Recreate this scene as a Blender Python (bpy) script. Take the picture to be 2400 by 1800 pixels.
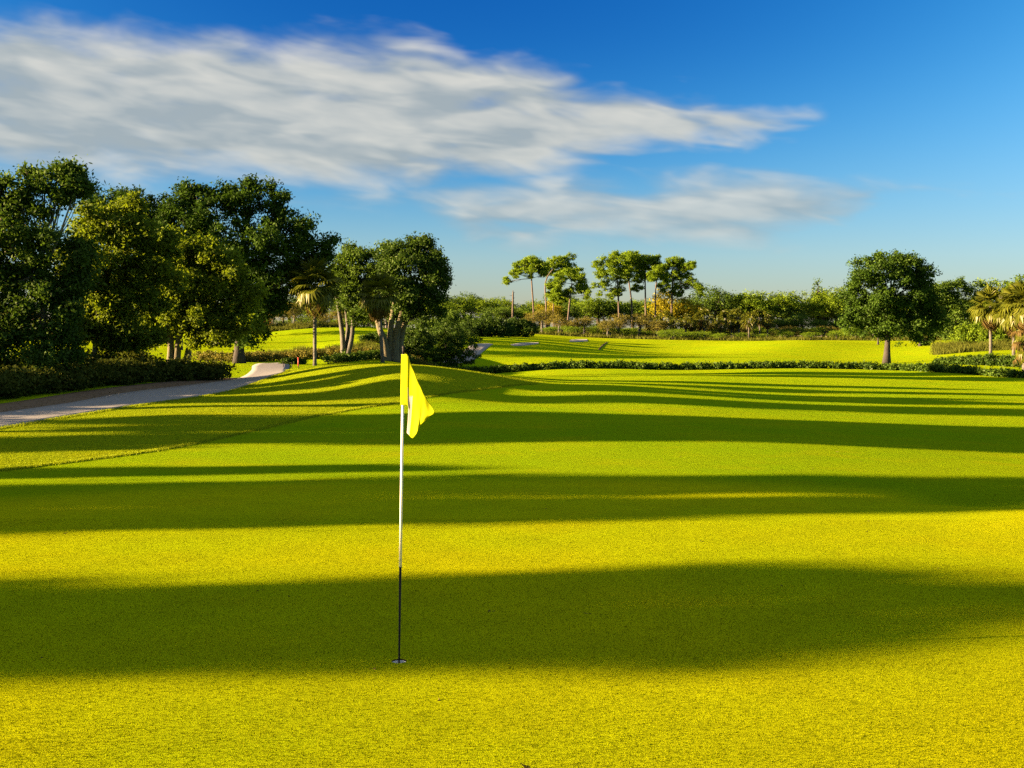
import bpy, math, random
import numpy as np

# ------------------------------------------------------------------ clear
for o in list(bpy.data.objects):
    bpy.data.objects.remove(o, do_unlink=True)
SC = bpy.context.scene
COL = SC.collection
R = math.radians

# ------------------------------------------------------------------ camera
F, HZ, CX, H = 2800.0, 770.0, 1200.0, 2.34      # photo pixels: focal length, horizon row, centre column; eye height (m)
cam_d = bpy.data.cameras.new('camera')
cam_d.sensor_width = 36.0
cam_d.lens = F / 2400.0 * 36.0
cam_d.shift_y = -(900.0 - HZ) / 2400.0
cam_d.clip_start = 0.05
cam_d.clip_end = 9000.0
cam = bpy.data.objects.new('camera', cam_d)
cam.location = (0, 0, H)
cam.rotation_euler = (R(90), 0, 0)
COL.objects.link(cam)
SC.camera = cam

# ------------------------------------------------------------------ light and exposure
SUN_EL, SUN_AZ = 11.0, 8.0                      # low sun from the left, 8 degrees behind the camera
sx, sy, sz = -math.cos(R(SUN_EL)) * math.cos(R(SUN_AZ)), -math.cos(R(SUN_EL)) * math.sin(R(SUN_AZ)), math.sin(R(SUN_EL))
EXPO = 3.27
SKY_STRENGTH = 0.05
SC.view_settings.view_transform = 'Standard'
SC.view_settings.look = 'None'
SC.view_settings.gamma = 1.0
SC.view_settings.exposure = EXPO
SC.view_settings.use_curve_mapping = False
sun_d = bpy.data.lights.new('sun', 'SUN')
sun_d.energy = 5.0
sun_d.angle = R(0.5)
sun_d.color = (1.0, 0.64, 0.33)
sun = bpy.data.objects.new('sun', sun_d)
from mathutils import Vector
sun.rotation_euler = Vector((sx, sy, sz)).to_track_quat('Z', 'Y').to_euler()
COL.objects.link(sun)

SC.cycles.use_denoising = False      # keeps the fine grain of turf and leaves
SC.cycles.max_bounces = 6
SC.cycles.diffuse_bounces = 3
SC.cycles.glossy_bounces = 2
SC.cycles.transmission_bounces = 3
SC.cycles.caustics_reflective = False
SC.cycles.caustics_refractive = False

# ------------------------------------------------------------------ node helpers
class NT:
    def __init__(s, tree):
        s.t = tree; s.n = tree.nodes; s.l = tree.links
    def add(s, typ, **kw):
        n = s.n.new(typ)
        for k, v in kw.items():
            setattr(n, k, v)
        return n
    def put(s, sock, v):
        if isinstance(v, bpy.types.NodeSocket):
            s.l.new(v, sock)
        else:
            sock.default_value = v
    def math(s, op, a, b=None, c=None, clamp=False):
        n = s.add('ShaderNodeMath', operation=op, use_clamp=clamp)
        s.put(n.inputs[0], a)
        if b is not None: s.put(n.inputs[1], b)
        if c is not None: s.put(n.inputs[2], c)
        return n.outputs[0]
    def smooth(s, v, a, b, lo=0.0, hi=1.0):
        n = s.add('ShaderNodeMapRange', interpolation_type='SMOOTHSTEP')
        s.put(n.inputs['Value'], v)
        n.inputs['From Min'].default_value = a; n.inputs['From Max'].default_value = b
        n.inputs['To Min'].default_value = lo; n.inputs['To Max'].default_value = hi
        return n.outputs[0]
    def mix(s, fac, a, b, blend='MIX'):
        n = s.add('ShaderNodeMix', data_type='RGBA', blend_type=blend)
        s.put(n.inputs[0], fac); s.put(n.inputs[6], a); s.put(n.inputs[7], b)
        return n.outputs[2]
    def noise(s, vec, scale, detail=3.0, rough=0.55, dist=0.0):
        n = s.add('ShaderNodeTexNoise')
        if vec is not None: s.l.new(vec, n.inputs['Vector'])
        n.inputs['Scale'].default_value = scale; n.inputs['Detail'].default_value = detail
        n.inputs['Roughness'].default_value = rough; n.inputs['Distortion'].default_value = dist
        return n.outputs['Fac']

def c4(c):
    return (c[0], c[1], c[2], 1.0)

# ------------------------------------------------------------------ sky with two cloud banks
def build_world():
    w = bpy.data.worlds.new('World'); SC.world = w; w.use_nodes = True
    g = NT(w.node_tree); g.n.clear()
    out = g.add('ShaderNodeOutputWorld'); bg = g.add('ShaderNodeBackground')
    sky = g.add('ShaderNodeTexSky', sky_type='NISHITA')
    sky.sun_disc = False
    sky.sun_elevation = R(SUN_EL)
    sky.sun_rotation = math.atan2(sx, sy)
    sky.air_density = 1.0; sky.dust_density = 0.35; sky.ozone_density = 4.0; sky.altitude = 0
    geo = g.add('ShaderNodeTexCoord')
    d = geo.outputs['Generated']
    sep = g.add('ShaderNodeSeparateXYZ'); g.l.new(d, sep.inputs[0])
    X, Y, Z = sep.outputs
    az = g.math('ARCTAN2', X, Y)
    el = g.math('ARCSINE', Z)
    # polarised sky: deepest blue at right angles to the sun
    dot = g.add('ShaderNodeVectorMath', operation='DOT_PRODUCT')
    g.l.new(d, dot.inputs[0]); dot.inputs[1].default_value = (sx, sy, sz)
    c2 = g.math('MULTIPLY', dot.outputs['Value'], dot.outputs['Value'])
    pol = g.math('MINIMUM', g.math('DIVIDE', g.math('SUBTRACT', 1.0, g.math('MULTIPLY', g.math('SUBTRACT', 1.0, c2), 0.6)), 0.55), 1.0)
    hi = g.smooth(el, 0.04, 0.27)
    comb = g.add('ShaderNodeCombineXYZ')
    for k_, (ex, base_, hz_) in enumerate(((6.0, 0.52, 0.42), (2.6, 0.465, 0.380), (0.95, 0.46, 0.42))):
        f_ = g.math('POWER', pol, g.math('MULTIPLY', hi, ex))
        lvl = g.smooth(el, 0.0, 0.20, hz_, base_)
        g.l.new(g.math('MULTIPLY', f_, lvl), comb.inputs[k_])
    hs = g.add('ShaderNodeHueSaturation')
    hs.inputs['Saturation'].default_value = 1.25
    g.l.new(sky.outputs[0], hs.inputs['Color'])
    vm = g.add('ShaderNodeVectorMath', operation='MULTIPLY')
    g.l.new(hs.outputs[0], vm.inputs[0]); g.l.new(comb.outputs[0], vm.inputs[1])
    skycol = vm.outputs[0]
    # cloud edges as elevation over azimuth
    fx = g.math('ADD', g.math('MULTIPLY', az, 0.5), 0.5, clamp=True)
    def curve(pts):
        n = g.add('ShaderNodeFloatCurve')
        cu = n.mapping.curves[0]
        P = []
        for px, py in pts:
            a = math.atan((px - CX) / F); e = math.atan((HZ - py) / F * math.cos(a))
            P.append((a * 0.5 + 0.5, e))
        cu.points[0].location = P[0]; cu.points[1].location = P[-1]
        for p in P[1:-1]:
            cu.points.new(*p)
        for p in cu.points: p.handle_type = 'AUTO_CLAMPED'
        n.mapping.update()
        g.l.new(fx, n.inputs['Value'])
        return n.outputs[0]
    up1 = curve([(-2400, -150), (-800, 0), (0, 30), (500, 66), (1000, 92), (1400, 160), (1700, 190), (1900, 250), (2300, 340)])
    lo1 = curve([(-2400, 330), (-800, 395), (0, 412), (500, 432), (1000, 440), (1300, 412), (1600, 385), (1800, 360), (1950, 330), (2300, 280)])
    up2 = curve([(-400, 520), (900, 470), (1060, 440), (1300, 425), (1600, 425), (1900, 412), (2060, 412), (2300, 470)])
    lo2 = curve([(-400, 480), (900, 455), (1050, 510), (1120, 548), (1500, 552), (1800, 545), (2000, 510), (2100, 460), (2300, 430)])
    cv = g.add('ShaderNodeCombineXYZ')
    tilt = g.math('ADD', el, g.math('MULTIPLY', az, 0.10))
    g.l.new(g.math('MULTIPLY', az, 8.0), cv.inputs[0]); g.l.new(g.math('MULTIPLY', tilt, 23.0), cv.inputs[1])
    n1 = g.noise(cv.outputs[0], 1.0, 4.0, 0.5, 0.35)
    n2 = g.noise(cv.outputs[0], 2.1, 3.0, 0.5, 0.4)
    cv2 = g.add('ShaderNodeCombineXYZ')
    g.l.new(g.math('MULTIPLY', az, 13.0), cv2.inputs[0]); g.l.new(g.math('MULTIPLY', tilt, 48.0), cv2.inputs[1]); cv2.inputs[2].default_value = 7.3
    n3 = g.noise(cv2.outputs[0], 1.0, 2.5, 0.45, 0.5)
    n5 = g.noise(cv2.outputs[0], 2.0, 2.0, 0.5, 0.3)
    def bank(up, lo, amp, soft_lo, soft_hi, az_hole):
        f = g.math('MINIMUM', g.math('SUBTRACT', up, el), g.math('SUBTRACT', el, lo))
        f = g.math('MINIMUM', f, 0.030)
        f = g.math('ADD', f, g.math('MULTIPLY', g.math('SUBTRACT', n1, 0.5), amp))
        f = g.math('ADD', f, g.math('MULTIPLY', g.math('SUBTRACT', n2, 0.5), amp * 0.45))
        # thinner and more broken towards its right end
        f = g.math('SUBTRACT', f, g.smooth(az, az_hole[0], az_hole[1], 0.0, az_hole[2]))
        f = g.math('ADD', f, g.math('MULTIPLY', g.math('SUBTRACT', n3, 0.5), g.smooth(az, -0.25, 0.0, 0.012, 0.055)))
        return g.smooth(f, soft_lo, soft_hi)
    m1 = bank(up1, lo1, 0.058, -0.010, 0.028, (-0.05, 0.22, 0.016))
    m2 = bank(up2, lo2, 0.045, -0.016, 0.022, (0.16, 0.36, 0.004))
    m1 = g.math('MULTIPLY', m1, 0.93)
    m2 = g.math('MULTIPLY', m2, 0.80)
    # dense cloud veil added overhead and behind, out of view, to fill the shade
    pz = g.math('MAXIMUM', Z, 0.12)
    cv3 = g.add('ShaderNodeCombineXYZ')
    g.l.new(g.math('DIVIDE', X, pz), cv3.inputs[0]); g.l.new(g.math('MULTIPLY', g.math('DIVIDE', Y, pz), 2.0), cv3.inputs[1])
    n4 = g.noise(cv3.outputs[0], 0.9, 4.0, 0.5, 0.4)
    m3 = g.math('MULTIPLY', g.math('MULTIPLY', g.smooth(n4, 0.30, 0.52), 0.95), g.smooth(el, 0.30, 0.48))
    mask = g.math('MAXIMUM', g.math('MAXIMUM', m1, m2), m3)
    # cloud brightness: sunlit upper rims, greyer body
    rim1 = g.smooth(g.math('SUBTRACT', up1, el), 0.0, 0.055, 1.0, 0.0)
    low1 = g.smooth(g.math('SUBTRACT', el, lo1), 0.0, 0.035, 0.6, 0.0)
    rim2 = g.smooth(g.math('SUBTRACT', up2, el), 0.0, 0.035, 1.0, 0.15)
    rim = g.math('MAXIMUM', g.math('MULTIPLY', g.math('MAXIMUM', rim1, low1), m1), g.math('MULTIPLY', rim2, m2))
    br = g.math('ADD', g.math('MULTIPLY', g.smooth(n3, 0.38, 0.64), 0.55), g.math('MULTIPLY', rim, 0.45), clamp=True)
    br = g.math('ADD', br, g.math('MULTIPLY', g.math('SUBTRACT', n5, 0.5), 0.9), clamp=True)
    br = g.math('MAXIMUM', br, g.math('MULTIPLY', m3, 0.85))  # added overhead veil kept bright for its fill light
    k = 1.0 / (2 ** EXPO) / SKY_STRENGTH
    ccol = g.mix(br, c4([v * k for v in (0.39, 0.45, 0.47)]), c4([v * k for v in (0.74, 0.73, 0.66)]))
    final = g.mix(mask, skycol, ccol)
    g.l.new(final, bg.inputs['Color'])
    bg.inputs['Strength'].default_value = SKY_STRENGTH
    g.l.new(bg.outputs[0], out.inputs[0])
build_world()

# ------------------------------------------------------------------ object helpers
def tag(o, label=None, cat=None, group=None, kind=None):
    if label: o['label'] = label
    if cat: o['category'] = cat
    if group: o['group'] = group
    if kind: o['kind'] = kind
    return o

def empty(name, loc=(0, 0, 0), rz=0.0):
    o = bpy.data.objects.new(name, None)
    o.location = loc; o.rotation_euler = (0, 0, rz); o.empty_display_size = 0.2
    COL.objects.link(o)
    return o

def link(name, me, mat, parent=None):
    o = bpy.data.objects.new(name, me)
    if mat is not None and len(me.materials) == 0:
        for m in (mat if isinstance(mat, (list, tuple)) else [mat]): me.materials.append(m)
    COL.objects.link(o)
    if parent is not None: o.parent = parent
    return o

def mesh_np(name, verts, quads=None, tris=None, smooth=False, tint=None, attrs=None):
    me = bpy.data.meshes.new(name)
    verts = np.asarray(verts, dtype=np.float32).reshape(-1, 3)
    nq = 0 if quads is None else len(quads); nt = 0 if tris is None else len(tris)
    idx = []
    if nq: idx.append(np.asarray(quads, dtype=np.int32).ravel())
    if nt: idx.append(np.asarray(tris, dtype=np.int32).ravel())
    idx = np.concatenate(idx)
    me.vertices.add(len(verts)); me.vertices.foreach_set('co', verts.ravel())
    me.loops.add(len(idx)); me.loops.foreach_set('vertex_index', idx)
    me.polygons.add(nq + nt)
    st = np.concatenate([np.arange(nq) * 4, nq * 4 + np.arange(nt) * 3]).astype(np.int32)
    me.polygons.foreach_set('loop_start', st)
    me.polygons.foreach_set('use_smooth', np.full(nq + nt, smooth, dtype=bool))
    if tint is not None:
        a = me.attributes.new('tint', 'FLOAT', 'FACE'); a.data.foreach_set('value', np.asarray(tint, dtype=np.float32))
    if attrs:
        for k, v in attrs.items():
            a = me.attributes.new(k, 'FLOAT', 'POINT'); a.data.foreach_set('value', np.asarray(v, dtype=np.float32))
    me.update(calc_edges=True)
    me.validate()
    return me

def copy_tree(o, parent=None):
    c = o.copy(); COL.objects.link(c)
    if parent is not None: c.parent = parent
    for ch in list(o.children): copy_tree(ch, c)
    return c

class Tubes:
    """swept tubes collected into one mesh"""
    def __init__(s): s.v = []; s.q = []; s.n = 0
    def tube(s, pts, rad, seg=8, cap=True, wob=0.0, rng=None):
        pts = np.asarray(pts, float); rad = np.asarray(rad, float)
        m = len(pts)
        tan = np.gradient(pts, axis=0)
        tan /= np.linalg.norm(tan, axis=1)[:, None] + 1e-9
        ref = np.array([1.0, 0, 0]) if abs(tan[0][0]) < 0.8 else np.array([0, 1.0, 0])
        rings = []
        ang = np.linspace(0, 2 * math.pi, seg, endpoint=False)
        ph = rng.uniform(0.8, 1.2, seg) if (wob and rng is not None) else np.ones(seg)
        for i in range(m):
            b = np.cross(tan[i], ref); b /= np.linalg.norm(b) + 1e-9
            c = np.cross(b, tan[i])
            rr = rad[i] * (1 + (ph - 1) * wob * 4)
            rings.append(pts[i] + (np.cos(ang) * rr)[:, None] * c + (np.sin(ang) * rr)[:, None] * b)
        base = s.n
        s.v.append(np.concatenate(rings)); s.n += m * seg
        for i in range(m - 1):
            for j in range(seg):
                a = base + i * seg + j; b2 = base + i * seg + (j + 1) % seg
                s.q.append((a, b2, b2 + seg, a + seg))
        if cap:
            for k, r in ((0, 0), (m - 1, 1)):
                s.v.append(pts[k][None]); ci = s.n; s.n += 1
                for j in range(0, seg, 2):
                    a = base + k * seg + j; b2 = base + k * seg + (j + 1) % seg; c2 = base + k * seg + (j + 2) % seg
                    s.q.append((ci, a, b2, c2) if r else (ci, c2, b2, a))
    def mesh(s, name, smooth=True):
        return mesh_np(name, np.concatenate(s.v), quads=s.q, smooth=smooth)

# ------------------------------------------------------------------ materials
def mat_new(name):
    m = bpy.data.materials.new(name); m.use_nodes = True
    g = NT(m.node_tree); g.n.clear()
    out = g.add('ShaderNodeOutputMaterial')
    return m, g, out

def leaf_mat(name, dark, light, trans=0.3, gloss=0.05, rough=0.6, tcol=None, third=None):
    m, g, out = mat_new(name)
    at = g.add('ShaderNodeAttribute', attribute_name='tint')
    oi = g.add('ShaderNodeObjectInfo')
    f = g.math('ADD', at.outputs['Fac'], g.math('MULTIPLY', g.math('SUBTRACT', oi.outputs['Random'], 0.5), 0.25), clamp=True)
    col = g.mix(f, c4(dark), c4(light))
    if third is not None:
        col = g.mix(g.smooth(at.outputs['Fac'], 0.93, 0.97), col, c4(third))
    d = g.add('ShaderNodeBsdfDiffuse'); g.l.new(col, d.inputs['Color'])
    t = g.add('ShaderNodeBsdfTranslucent')
    g.l.new(g.mix(0.6, col, c4(tcol or (light[0] * 1.3, light[1] * 1.3, light[2])), 'MIX'), t.inputs['Color'])
    mx = g.add('ShaderNodeMixShader'); mx.inputs[0].default_value = trans
    g.l.new(d.outputs[0], mx.inputs[1]); g.l.new(t.outputs[0], mx.inputs[2])
    gl = g.add('ShaderNodeBsdfGlossy'); gl.inputs['Roughness'].default_value = rough
    gl.inputs['Color'].default_value = (0.9, 0.9, 0.85, 1)
    mx2 = g.add('ShaderNodeMixShader'); mx2.inputs[0].default_value = gloss * 0.16
    g.l.new(mx.outputs[0], mx2.inputs[1]); g.l.new(gl.outputs[0], mx2.inputs[2])
    g.l.new(mx2.outputs[0], out.inputs[0])
    return m

def bark_mat(name, a, b, scale=6.0, bump=0.6, vert=5.0):
    a = [v * k for v, k in zip(a, (.44, .55, .70))]; b = [v * k for v, k in zip(b, (.41, .51, .66))]
    m, g, out = mat_new(name)
    tc = g.add('ShaderNodeTexCoord'); mp = g.add('ShaderNodeMapping')
    mp.inputs['Scale'].default_value = (vert, vert, 1.0)
    g.l.new(tc.outputs['Object'], mp.inputs[0])
    n = g.noise(mp.outputs[0], scale, 5.0, 0.65, 0.4)
    n2 = g.noise(tc.outputs['Object'], 2.0, 3.0)
    col = g.mix(g.smooth(n, 0.3, 0.7), c4(a), c4(b))
    col = g.mix(g.smooth(n2, 0.4, 0.75, 0.0, 0.5), col, c4((b[0] * 1.1, b[1] * 1.1, b[2] * 1.0)))
    p = g.add('ShaderNodeBsdfPrincipled'); g.l.new(col, p.inputs['Base Color']); p.inputs['Roughness'].default_value = 0.9
    p.inputs['Specular IOR Level'].default_value = 0.2
    bp = g.add('ShaderNodeBump'); bp.inputs['Strength'].default_value = bump; bp.inputs['Distance'].default_value = 0.05
    g.l.new(n, bp.inputs['Height']); g.l.new(bp.outputs[0], p.inputs['Normal'])
    g.l.new(p.outputs[0], out.inputs[0])
    return m

def plain_mat(name, col, rough=0.5, spec=0.4, nscale=None, var=0.1, trans=0.0, bump=0.0):
    m, g, out = mat_new(name)
    p = g.add('ShaderNodeBsdfPrincipled'); p.inputs['Roughness'].default_value = rough
    p.inputs['Specular IOR Level'].default_value = spec
    if nscale:
        tc = g.add('ShaderNodeTexCoord')
        n = g.noise(tc.outputs['Object'], nscale, 4.0, 0.6)
        cc = g.mix(n, c4([v * (1 - var) for v in col]), c4([min(1, v * (1 + var)) for v in col]))
        g.l.new(cc, p.inputs['Base Color'])
        if bump:
            bp = g.add('ShaderNodeBump'); bp.inputs['Strength'].default_value = bump; bp.inputs['Distance'].default_value = 0.01
            g.l.new(n, bp.inputs['Height']); g.l.new(bp.outputs[0], p.inputs['Normal'])
    else:
        p.inputs['Base Color'].default_value = c4(col)
    if trans:
        t = g.add('ShaderNodeBsdfTranslucent'); t.inputs['Color'].default_value = c4(col)
        mx = g.add('ShaderNodeMixShader'); mx.inputs[0].default_value = trans
        g.l.new(p.outputs[0], mx.inputs[1]); g.l.new(t.outputs[0], mx.inputs[2]); g.l.new(mx.outputs[0], out.inputs[0])
    else:
        g.l.new(p.outputs[0], out.inputs[0])
    return m

M = {}
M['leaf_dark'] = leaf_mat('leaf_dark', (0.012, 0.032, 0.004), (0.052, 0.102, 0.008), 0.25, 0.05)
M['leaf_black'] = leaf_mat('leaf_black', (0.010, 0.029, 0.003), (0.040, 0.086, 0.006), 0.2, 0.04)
M['leaf_yellow'] = leaf_mat('leaf_yellow', (0.026, 0.048, 0.004), (0.140, 0.205, 0.007), 0.36, 0.04, third=(0.22, 0.22, 0.01))
M['leaf_mid'] = leaf_mat('leaf_mid', (0.018, 0.046, 0.005), (0.068, 0.125, 0.009), 0.28, 0.05)
M['leaf_pine'] = leaf_mat('leaf_pine', (0.045, 0.095, 0.005), (0.150, 0.240, 0.010), 0.32, 0.03)
M['leaf_far'] = leaf_mat('leaf_far', (0.036, 0.078, 0.005), (0.135, 0.215, 0.010), 0.3, 0.03)
M['leaf_olive'] = leaf_mat('leaf_olive', (0.045, 0.055, 0.012), (0.145, 0.135, 0.022), 0.2, 0.03)
M['leaf_gold'] = leaf_mat('leaf_gold', (0.10, 0.11, 0.005), (0.22, 0.20, 0.008), 0.3, 0.03)
M['leaf_hedge'] = leaf_mat('leaf_hedge', (0.016, 0.042, 0.004), (0.055, 0.105, 0.007), 0.22, 0.06)
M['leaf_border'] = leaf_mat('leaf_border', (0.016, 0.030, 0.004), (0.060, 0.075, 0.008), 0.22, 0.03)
M['palm'] = leaf_mat('palm_leaf', (0.024, 0.040, 0.004), (0.095, 0.110, 0.008), 0.25, 0.08, 0.4)
M['palm_dead'] = leaf_mat('dead_palm_leaf', (0.035, 0.026, 0.008), (0.10, 0.075, 0.022), 0.2, 0.03)
M['tall_grass'] = leaf_mat('tall_grass', (0.030, 0.044, 0.006), (0.085, 0.100, 0.014), 0.25, 0.02)
M['gold_grass'] = leaf_mat('gold_grass', (0.10, 0.065, 0.012), (0.22, 0.13, 0.028), 0.25, 0.02)
M['turf_blade'] = leaf_mat('turf_blade', (0.085, 0.13, 0.003), (0.21, 0.27, 0.006), 0.3, 0.02)
M['green_blade'] = leaf_mat('green_blade', (0.036, 0.049, 0.001), (0.140, 0.153, 0.002), 0.15, 0.0)
M['bark_grey'] = bark_mat('bark_grey', (0.07, 0.055, 0.038), (0.24, 0.20, 0.15))
M['bark_brown'] = bark_mat('bark_brown', (0.040, 0.031, 0.023), (0.11, 0.085, 0.065))
M['bark_pine'] = bark_mat('bark_pine', (0.09, 0.055, 0.035), (0.26, 0.18, 0.12))
M['bark_palm'] = bark_mat('bark_palm', (0.08, 0.065, 0.045), (0.22, 0.18, 0.13), 4.0, 0.8, 1.2)
M['bark_tan'] = bark_mat('bark_tan', (0.14, 0.10, 0.045), (0.32, 0.25, 0.13))
M['white_paint'] = plain_mat('white_paint', (0.72, 0.72, 0.72), 0.4, 0.4, 40, 0.05)
M['black_paint'] = plain_mat('black_paint', (0.007, 0.007, 0.008), 0.6, 0.15, 60, 0.2)
M['red_paint'] = plain_mat('red_paint', (0.35, 0.05, 0.03), 0.5, 0.4, 20, 0.15)
M['flag_yellow'] = plain_mat('flag_yellow', (0.36, 0.42, 0.002), 0.8, 0.1, 25, 0.06, 0.35)
M['flag_white'] = plain_mat('flag_white', (0.42, 0.40, 0.36), 0.8, 0.1, 25, 0.05, 0.3)
M['liner'] = plain_mat('cup_liner', (0.75, 0.75, 0.72), 0.5, 0.3, 30, 0.05)
M['soil'] = plain_mat('soil', (0.03, 0.022, 0.012), 0.95, 0.1, 80, 0.4, 0, 0.5)
M['sand'] = plain_mat('sand', (0.42, 0.38, 0.30), 0.95, 0.1, 9, 0.12, 0, 0.4)
M['verge'] = plain_mat('verge_soil', (0.10, 0.075, 0.05), 0.95, 0.1, 4, 0.5, 0, 0.8)

# ------------------------------------------------------------------ terrain
def W(px, py, Y):
    return ((px - CX) * Y / F, Y, H - (py - HZ) * Y / F)

CP = []   # x, y, z
for x, y, z in [(-7, 3, 0), (0, 3, 0), (7, 3, 0), (-6, 8, 0), (0, 8.4, 0), (5, 8, 0), (-7, 14, 0), (0, 14, 0), (6, 14, -.04), (-9, 20, 0),
                (-3, 20, 0), (3, 20, -.02), (9, 20, -.18), (-8, 27, .02), (0, 27, 0), (6, 27, -.12), (12, 28, -.45), (0, 34, .02), (7, 35, -.25),
                (14, 36, -.55), (18, 43, -.66), (6, 44, -.15), (11, 52, -.45), (22, 55, -.75), (2, 55, -.1), (0, 70, -.40), (10, 72, -.55), (22, 72, -.85), (32, 72, -1.05),
                (-13.5, 24, 0), (-12.6, 36, 0), (-12, 46, 0), (-12, 57, .0), (-10.4, 44, .02), (-18, 30, .05), (-20, 46, .25), (-19, 58, .4), (-30, 40, .4), (-30, 60, .6),
                (14, 10, -.1), (16, 20, -.45), (-16, 14, 0), (25, 34, -.75), (40, 60, -1.1)]:
    CP.append((x, y, z))
for p in [(500, 960, 33.5), (700, 940, 37.5), (930, 945, 36.2), (800, 902, 43), (950, 886, 42), (950, 862, 46), (800, 863, 49.5), (700, 866, 57), (1050, 873, 46), (1150, 890, 46),
          (1160, 914, 43.5), (1260, 897, 49), (1400, 902, 49), (300, 985, 30),
          (1000, 864, 100), (1300, 866, 100), (1600, 868, 100), (1900, 864, 100), (2150, 872, 95), (2400, 888, 85),
          (2090, 850, 112), (1800, 846, 115), (1500, 845, 115), (1250, 842, 113), (1600, 815, 150), (1850, 812, 150), (2080, 818, 150), (1600, 800, 190), (1900, 797, 200), (1600, 793, 240), (2000, 791, 240), (2250, 812, 155), (2390, 825, 130), (2300, 845, 105),
          (1050, 842, 109), (1100, 828, 118), (1150, 812, 132), (1130, 786, 160), (1250, 782, 172), (1400, 796, 180), (1330, 815, 140), (1240, 805, 145),
          (1000, 812, 118), (930, 812, 103), (920, 846, 85), (810, 841, 87), (740, 862, 72), (640, 853, 76), (700, 848, 88),
          (500, 838, 96), (300, 832, 98), (500, 803, 130), (720, 803, 128), (900, 795, 118), (700, 772, 150), (600, 768, 160), (880, 778, 148), (300, 812, 128), (100, 815, 128), (300, 795, 190), (1000, 785, 170), (0, 790, 220), (600, 766, 240), (1000, 770, 240), (1300, 782, 230)]:
    CP.append(W(*p))
for px, z in [(-300, 2.0), (300, 2.3), (900, 2.2), (1500, 1.2), (2100, 1.0), (2700, .8)]:
    CP.append(((px - CX) * 360 / F, 360, z))
CP = np.array(CP)

def warp(x, y):
    y = np.clip(y, 3.0, 420.0)
    a = np.clip(x / (y + 10.0), -0.62, 0.56)
    return np.stack([a * 4.0, np.log(y + 10.0) * 1.6], -1)
_A = warp(CP[:, 0], CP[:, 1])
_c = 0.13
def _phi(d2): return np.sqrt(d2 + _c * _c)
_K = _phi(((_A[:, None] - _A[None]) ** 2).sum(-1))
_n = len(CP)
_P = np.concatenate([np.ones((_n, 1)), _A], 1)
_S = np.block([[_K - np.eye(_n) * 0.004, _P], [_P.T, np.zeros((3, 3))]])
_w = np.linalg.solve(_S, np.concatenate([CP[:, 2], np.zeros(3)]))
CUP = W(935, 1549, 8.4)
CUPX, CUPY = CUP[0], 8.41
def terrain(x, y):
    x = np.asarray(x, float); y = np.asarray(y, float)
    q = warp(x, y)
    sh = q.shape[:-1]; q = q.reshape(-1, 2)
    out = np.empty(len(q))
    for i in range(0, len(q), 20000):
        qq = q[i:i + 20000]
        k = _phi(((qq[:, None] - _A[None]) ** 2).sum(-1))
        out[i:i + 20000] = k @ _w[:_n] + _w[_n] + qq @ _w[_n + 1:]
    z = out.reshape(sh)
    far = np.clip((y - 380) / 150.0, 0, 1); z = z * (1 - far) + 1.2 * far
    z = z + 0.10 * np.exp(-(((x - 7.4) / 1.6) ** 2 + ((y - 14.6) / 1.3) ** 2))
    z = z - 0.30 * np.exp(-(((x - 7.2) / 1.5) ** 2 + ((y - 17.0) / 0.8) ** 2) ** 2)
    # gentle rolls of the far fairway
    z = z + np.where(y > 105, 1, 0) * np.clip((y - 105) / 20, 0, 1) * ((0.38 * np.sin(x * 0.10 + y * 0.06) + 0.2 * np.sin(x * .23 - y * .09 + 1.0)) * np.exp(-((y - 150) / 38) ** 2))
    r = np.hypot(x - CUPX, y - CUPY)
    f = np.clip((r - 0.8) / 2.5, 0, 1); f = f * f * (3 - 2 * f)
    return z * f

def axis(stops):
    out = [stops[0][0]]
    for (a, sa), (b, sb) in zip(stops[:-1], stops[1:]):
        x = a
        while True:
            t = (x - a) / (b - a); x = x + sa + (sb - sa) * t
            if x >= b - 0.4 * sb: break
            out.append(x)
        out.append(b)
    return np.array(out)
gx = axis([(-4000, 900), (-400, 40), (-60, 3), (-24, .5), (-8, .3), (CUPX - .12, .3)])
gx = np.concatenate([gx, axis([(CUPX + .12, .3), (9, .3), (26, .7), (70, 2), (400, 40), (4000, 900)])])
gy = axis([(-300, 60), (-20, 3), (3, .4), (CUPY - .12, .3)])
gy = np.concatenate([gy, axis([(CUPY + .12, .3), (20, .25), (50, .35), (110, .8), (260, 2.5), (600, 40), (6000, 900)])])
GX, GY = np.meshgrid(gx, gy)
GZ = terrain(GX, GY)
def zg(x, y):
    x = np.asarray(x, float); y = np.asarray(y, float)
    i = np.clip(np.searchsorted(gx, x) - 1, 0, len(gx) - 2); j = np.clip(np.searchsorted(gy, y) - 1, 0, len(gy) - 2)
    tx = np.clip((x - gx[i]) / (gx[i + 1] - gx[i]), 0, 1); ty = np.clip((y - gy[j]) / (gy[j + 1] - gy[j]), 0, 1)
    return (GZ[j, i] * (1 - tx) + GZ[j, i + 1] * tx) * (1 - ty) + (GZ[j + 1, i] * (1 - tx) + GZ[j + 1, i + 1] * tx) * ty
def z1(x, y): return float(zg(x, y))
def hit(px, py, y0=4.0, y1=300.0):
    ys = np.exp(np.linspace(math.log(y0), math.log(y1), 3000))
    xs = (px - CX) * ys / F
    d = (H - (py - HZ) * ys / F) - zg(xs, ys)
    k = np.argmax(d < 0)
    if d[k] >= 0: k = len(ys) - 1
    return xs[k], ys[k]

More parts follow.
